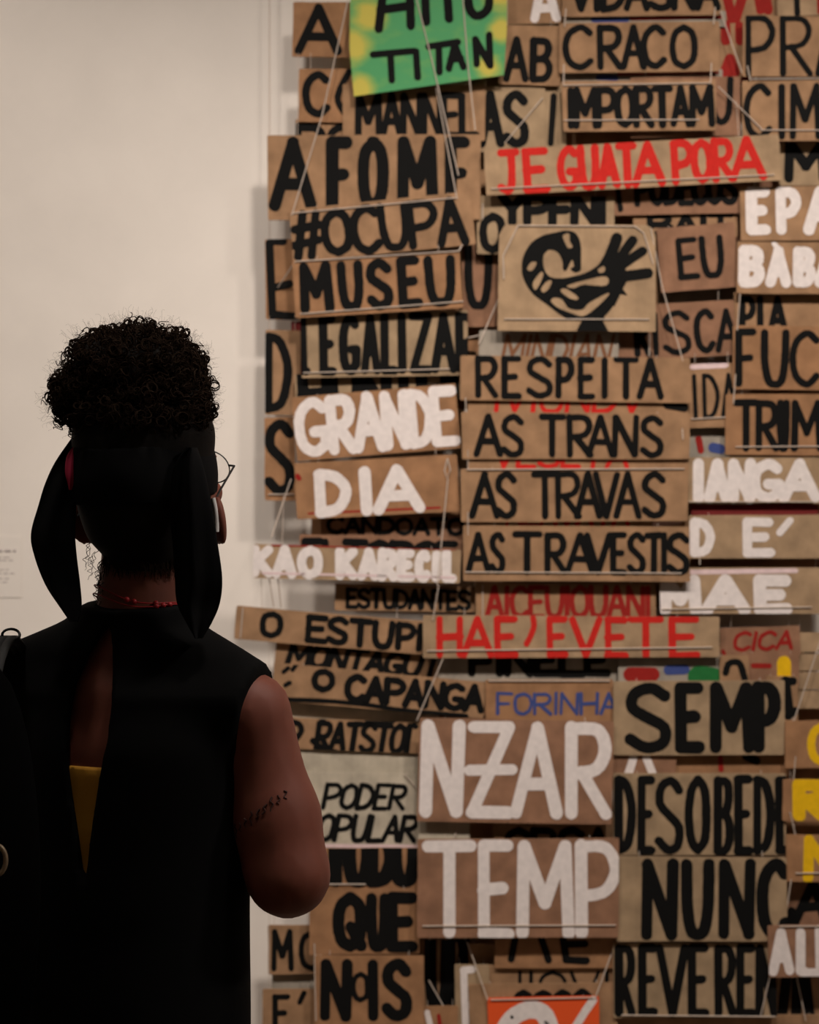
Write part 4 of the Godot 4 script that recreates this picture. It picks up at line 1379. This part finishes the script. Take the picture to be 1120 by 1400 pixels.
func hair_curls(hair: MeshInstance3D) -> void:
	var core := Pool.new()
	for q in LOBES:
		core.ball(at_px(q[0], q[1], q[2]), Vector3(q[3], q[4], q[5]) * .82, 16, 24)
	for k in core.v.size():
		core.v[k] += core.n[k] * .006 * lumps.get_noise_3dv(core.v[k] * 900.0)
	var curls := Pool.new()
	for k in 2100:
		var bp := bun_point(rng.randf_range(.80, .99))
		var base: Vector3 = bp[0]
		var d: Vector3 = bp[1]
		var ax := (d * rng.randf_range(-.2, .8) + Vector3(rng.randfn(), rng.randfn(), rng.randfn()) * .8).normalized()
		var u := ax.cross(d + Vector3(.01, .02, .03)).normalized()
		var w := ax.cross(u)
		var r := rng.randf_range(.0035, .0075)
		var turns := rng.randf_range(1.0, 2.4)
		var rise := rng.randf_range(.004, .009)
		var pts := PackedVector3Array()
		var m := int(turns * 10)
		for j in m + 1:
			var a := TAU * turns * j / m
			var rr := r * (1.0 - .25 * j / m)
			pts.append(base + d * r * .3 + (u * cos(a) + w * sin(a)) * rr + ax * rise * turns * (float(j) / m))
		curls.tube(pts, rng.randf_range(.0007, .0013), .0005, 4)
	# open rings that stand off the outline
	for k in 230:
		var bp := bun_point(rng.randf_range(.98, 1.10))
		var base: Vector3 = bp[0]
		var d: Vector3 = bp[1]
		var ax := (Vector3(rng.randfn() * .35, rng.randfn() * .35, 1.0)).normalized()
		var u := ax.cross(d + Vector3(.01, .02, .03)).normalized()
		var w := ax.cross(u)
		var r := rng.randf_range(.005, .0088)
		var squash := rng.randf_range(.6, 1.0)
		var turns := rng.randf_range(1.0, 1.8)
		for strand in 4:
			var sh := Vector3(rng.randfn(), rng.randfn(), rng.randfn()) * .0007
			var pts := PackedVector3Array()
			for j in 19:
				var a := TAU * turns * j / 18
				pts.append(base + sh + (u * cos(a) * squash + w * sin(a)) * r * (1.0 - .12 * j / 18) + ax * .007 * j / 18)
			curls.tube(pts, .0007, .0004, 4)
	# loose curls on the hair below the bun and at the nape
	for q in [[121, 742, 5], [127, 755, 6], [134, 765, 5], [139, 780, 4], [133, 790, 4], [137, 798, 4], [134, 770, 4]]:
		for rep in 3:
			var b0 := at_px(q[0] + rng.randf_range(-4, 4), q[1] + rng.randf_range(-6, 6), .04)
			var pts := PackedVector3Array()
			for j in 26:
				var a := j * .62 + .9 * sin(j * .37 + rep * 2.0)
				pts.append(b0 + Vector3(cos(a) * q[2] * (.0004 + .0003 * sin(j * .5 + rep)) + .0016 * sin(j * .21 + rep), -j * .0012, sin(a) * q[2] * .0006))
			curls.tube(pts, .00045, .00025, 4)
	part("bun", pool_mesh(core), M.hair, hair)
	var cm := part("curls", pool_mesh(curls), M.curl, hair)
	cm.set_meta("kind", "stuff")
	var fz := Pool.new()
	for k in 1800:
		var bp := bun_point(.97)
		var base: Vector3 = bp[0]
		var d: Vector3 = bp[1]
		var e := Vector3(rng.randfn(), rng.randfn(), rng.randfn()).normalized()
		var L := rng.randf_range(.008, .026)
		var pts := PackedVector3Array()
		for j in 8:
			var a := j * .55
			pts.append(base + d * L * (j / 7.0) + e * .006 * sin(a * 1.6) + e.cross(d) * .006 * (1.0 - cos(a)))
		fz.tube(pts, .00013, .00008, 3)
	# short fuzz at the nape
	for k in 420:
		var f := rng.randf()
		var b0 := at_px(140 + 105 * f, 764 + rng.randf_range(-6, 8), .072 - .05 * absf(f - .45))
		var g := Vector3(rng.randf_range(-.006, .006), -rng.randf_range(.008, .022), rng.randf_range(-.004, .002))
		fz.tube(PackedVector3Array([b0, b0 + g * .5 + Vector3(.001, 0, .002), b0 + g]), .0005, .0002, 3)
	part("frizz", pool_mesh(fz), M.curl, hair).set_meta("kind", "stuff")


func tattoo(t: Node3D) -> void:
	# small dark script round the right upper arm
	var a := Vector3(.155, 1.250, -.012)
	var b := Vector3(.204, 1.056, -.008)
	var ax := (b - a).normalized()
	var u := ax.cross(Vector3(0, 0, 1)).normalized() * -1.0
	var w := ax.cross(u)
	if w.z < 0:
		w = -w
	var p := Pool.new()
	for k in 9:
		var f := k / 8.0
		var ang := lerpf(2.35, 0.75, f)
		var along := lerpf(.135, .105, f)
		var pts := PackedVector3Array()
		for j in 5:
			var an := ang + .05 * sin(j * 2.3 + k) + (j - 2) * .02
			var al := along + (j - 2) * .0026 * (1.0 if k % 3 else 1.6)
			var dir := body_back * (u * cos(an) + w * sin(an))
			var o := body_back * (a + ax * al)
			var r := .03
			for it in 24:
				var dd := sdf_body(o + dir * r)
				r -= dd
				if absf(dd) < .0002:
					break
			pts.append(o + dir * (r + .0002))
		p.tube(pts, .0012, .0007, 4)
	part("tattoo", pool_mesh(p), M.ink, t)


func glasses() -> void:
	var t := thing("glasses", "thin dark-rimmed glasses worn by the person with the curly bun", "glasses", Vector3(AX, 0, PZ) + head_at)
	t.basis = head_basis
	for s in [-1.0, 1.0]:
		var ring := PackedVector3Array()
		for k in 33:
			var a := TAU * k / 32
			ring.append(Vector3((.038 + .029 * cos(a)) * s, .008 + .0215 * sin(a), -.112 + .010 * (.6 + cos(a))))
		var rim := part("rim", tube_mesh(ring, .0009, 6), M.metal, t)
		var glass := mat(Color(1, 1, 1, .06), 0.02)
		glass.transparency = BaseMaterial3D.TRANSPARENCY_ALPHA
		var lv := PackedVector3Array([Vector3(.038 * s, .010, -.106)])
		var ln := PackedVector3Array([Vector3(0, 0, -1)])
		var li := PackedInt32Array()
		for k in 32:
			lv.append(ring[k])
			ln.append(Vector3(0, 0, -1))
			li.append_array(PackedInt32Array([0, 1 + k, 1 + (k + 1) % 32]))
		part("lens", mesh_of(lv, ln, li), glass, rim)
		part("temple", tube_mesh(PackedVector3Array([Vector3(.066 * s, .012, -.097), Vector3(.075 * s, .012, -.094), Vector3(.085 * s, .000, -.02), Vector3(.090 * s, -.004, .006), Vector3(.092 * s, -.02, .03)]), .0014, 6), M.metal, t)
	part("bridge", tube_mesh(PackedVector3Array([Vector3(-.008, .014, -.110), Vector3(0, .018, -.114), Vector3(.008, .014, -.110)]), .0013, 6), M.metal, t)


func build_bag() -> void:
	var t := thing("shoulder_bag", "black bag hanging from the person's left shoulder", "bag", Vector3(AX, 0, PZ))
	# soft flat body hanging behind the left arm
	var p := Pool.new()
	var sides := 40
	var rows := 18
	var turn := Basis(Vector3.UP, deg_to_rad(8.0))
	for k in rows + 1:
		var f := float(k) / rows
		var y := lerpf(1.325, .80, f)
		var e := pow(sin(PI * clampf(f * .95 + .025, 0, 1)), .22)
		for s in sides:
			var a := TAU * s / sides
			var q := Vector2(signf(cos(a)) * pow(absf(cos(a)), .6), signf(sin(a)) * pow(absf(sin(a)), .8))
			p.v.append(Vector3(-.215, y, .172) + turn * Vector3(q.x * .125 * e, 0, q.y * .052 * e * (.75 + .25 * f)))
			p.n.append((turn * Vector3(q.x * .5, .5 - f, q.y)).normalized())
	for k in rows:
		for s in sides:
			var a0 := k * sides + s
			var a1 := k * sides + (s + 1) % sides
			p.i.append_array(PackedInt32Array([a0, a0 + sides, a1, a1, a0 + sides, a1 + sides]))
	for cap in 2:
		var b := rows * sides * cap
		for s in range(1, sides - 1):
			p.i.append_array(PackedInt32Array([b, b + s, b + s + 1]))
	part("bag_body", pool_mesh(p), M.bag, t)
	# strap from the bag over the shoulder and back under the arm
	var st := PackedVector3Array()
	for k in 25:
		var a := lerpf(-.3, PI + .3, k / 24.0)
		st.append(Vector3(-.166, 1.236 + .106 * sin(a), .045 + .115 * cos(a)))
	var sp := Pool.new()
	for o in [-.018, -.009, .0, .009, .018]:
		var row := PackedVector3Array()
		for q in st:
			row.append(q + Vector3(o, 0, 0))
		sp.tube(row, .006, .006, 6)
	part("strap", pool_mesh(sp), M.strap, t)
	var ring := PackedVector3Array()
	for k in 21:
		var a := TAU * k / 20
		ring.append(at_px(15 + 12 * cos(a), 868 + 8 * sin(a), .05 + .004 * sin(a * 2)))
	part("strap_ring", tube_mesh(ring, .0018, 6), M.metal, t)
	var bk := PackedVector3Array()
	for k in 13:
		var a := lerpf(-PI * .55, PI * .55, k / 12.0)
		bk.append(at_px(-5 + 13 * cos(a), 1176 + 20 * sin(a), .228))
	part("buckle", tube_mesh(bk, .003, 8), M.buckle, t)
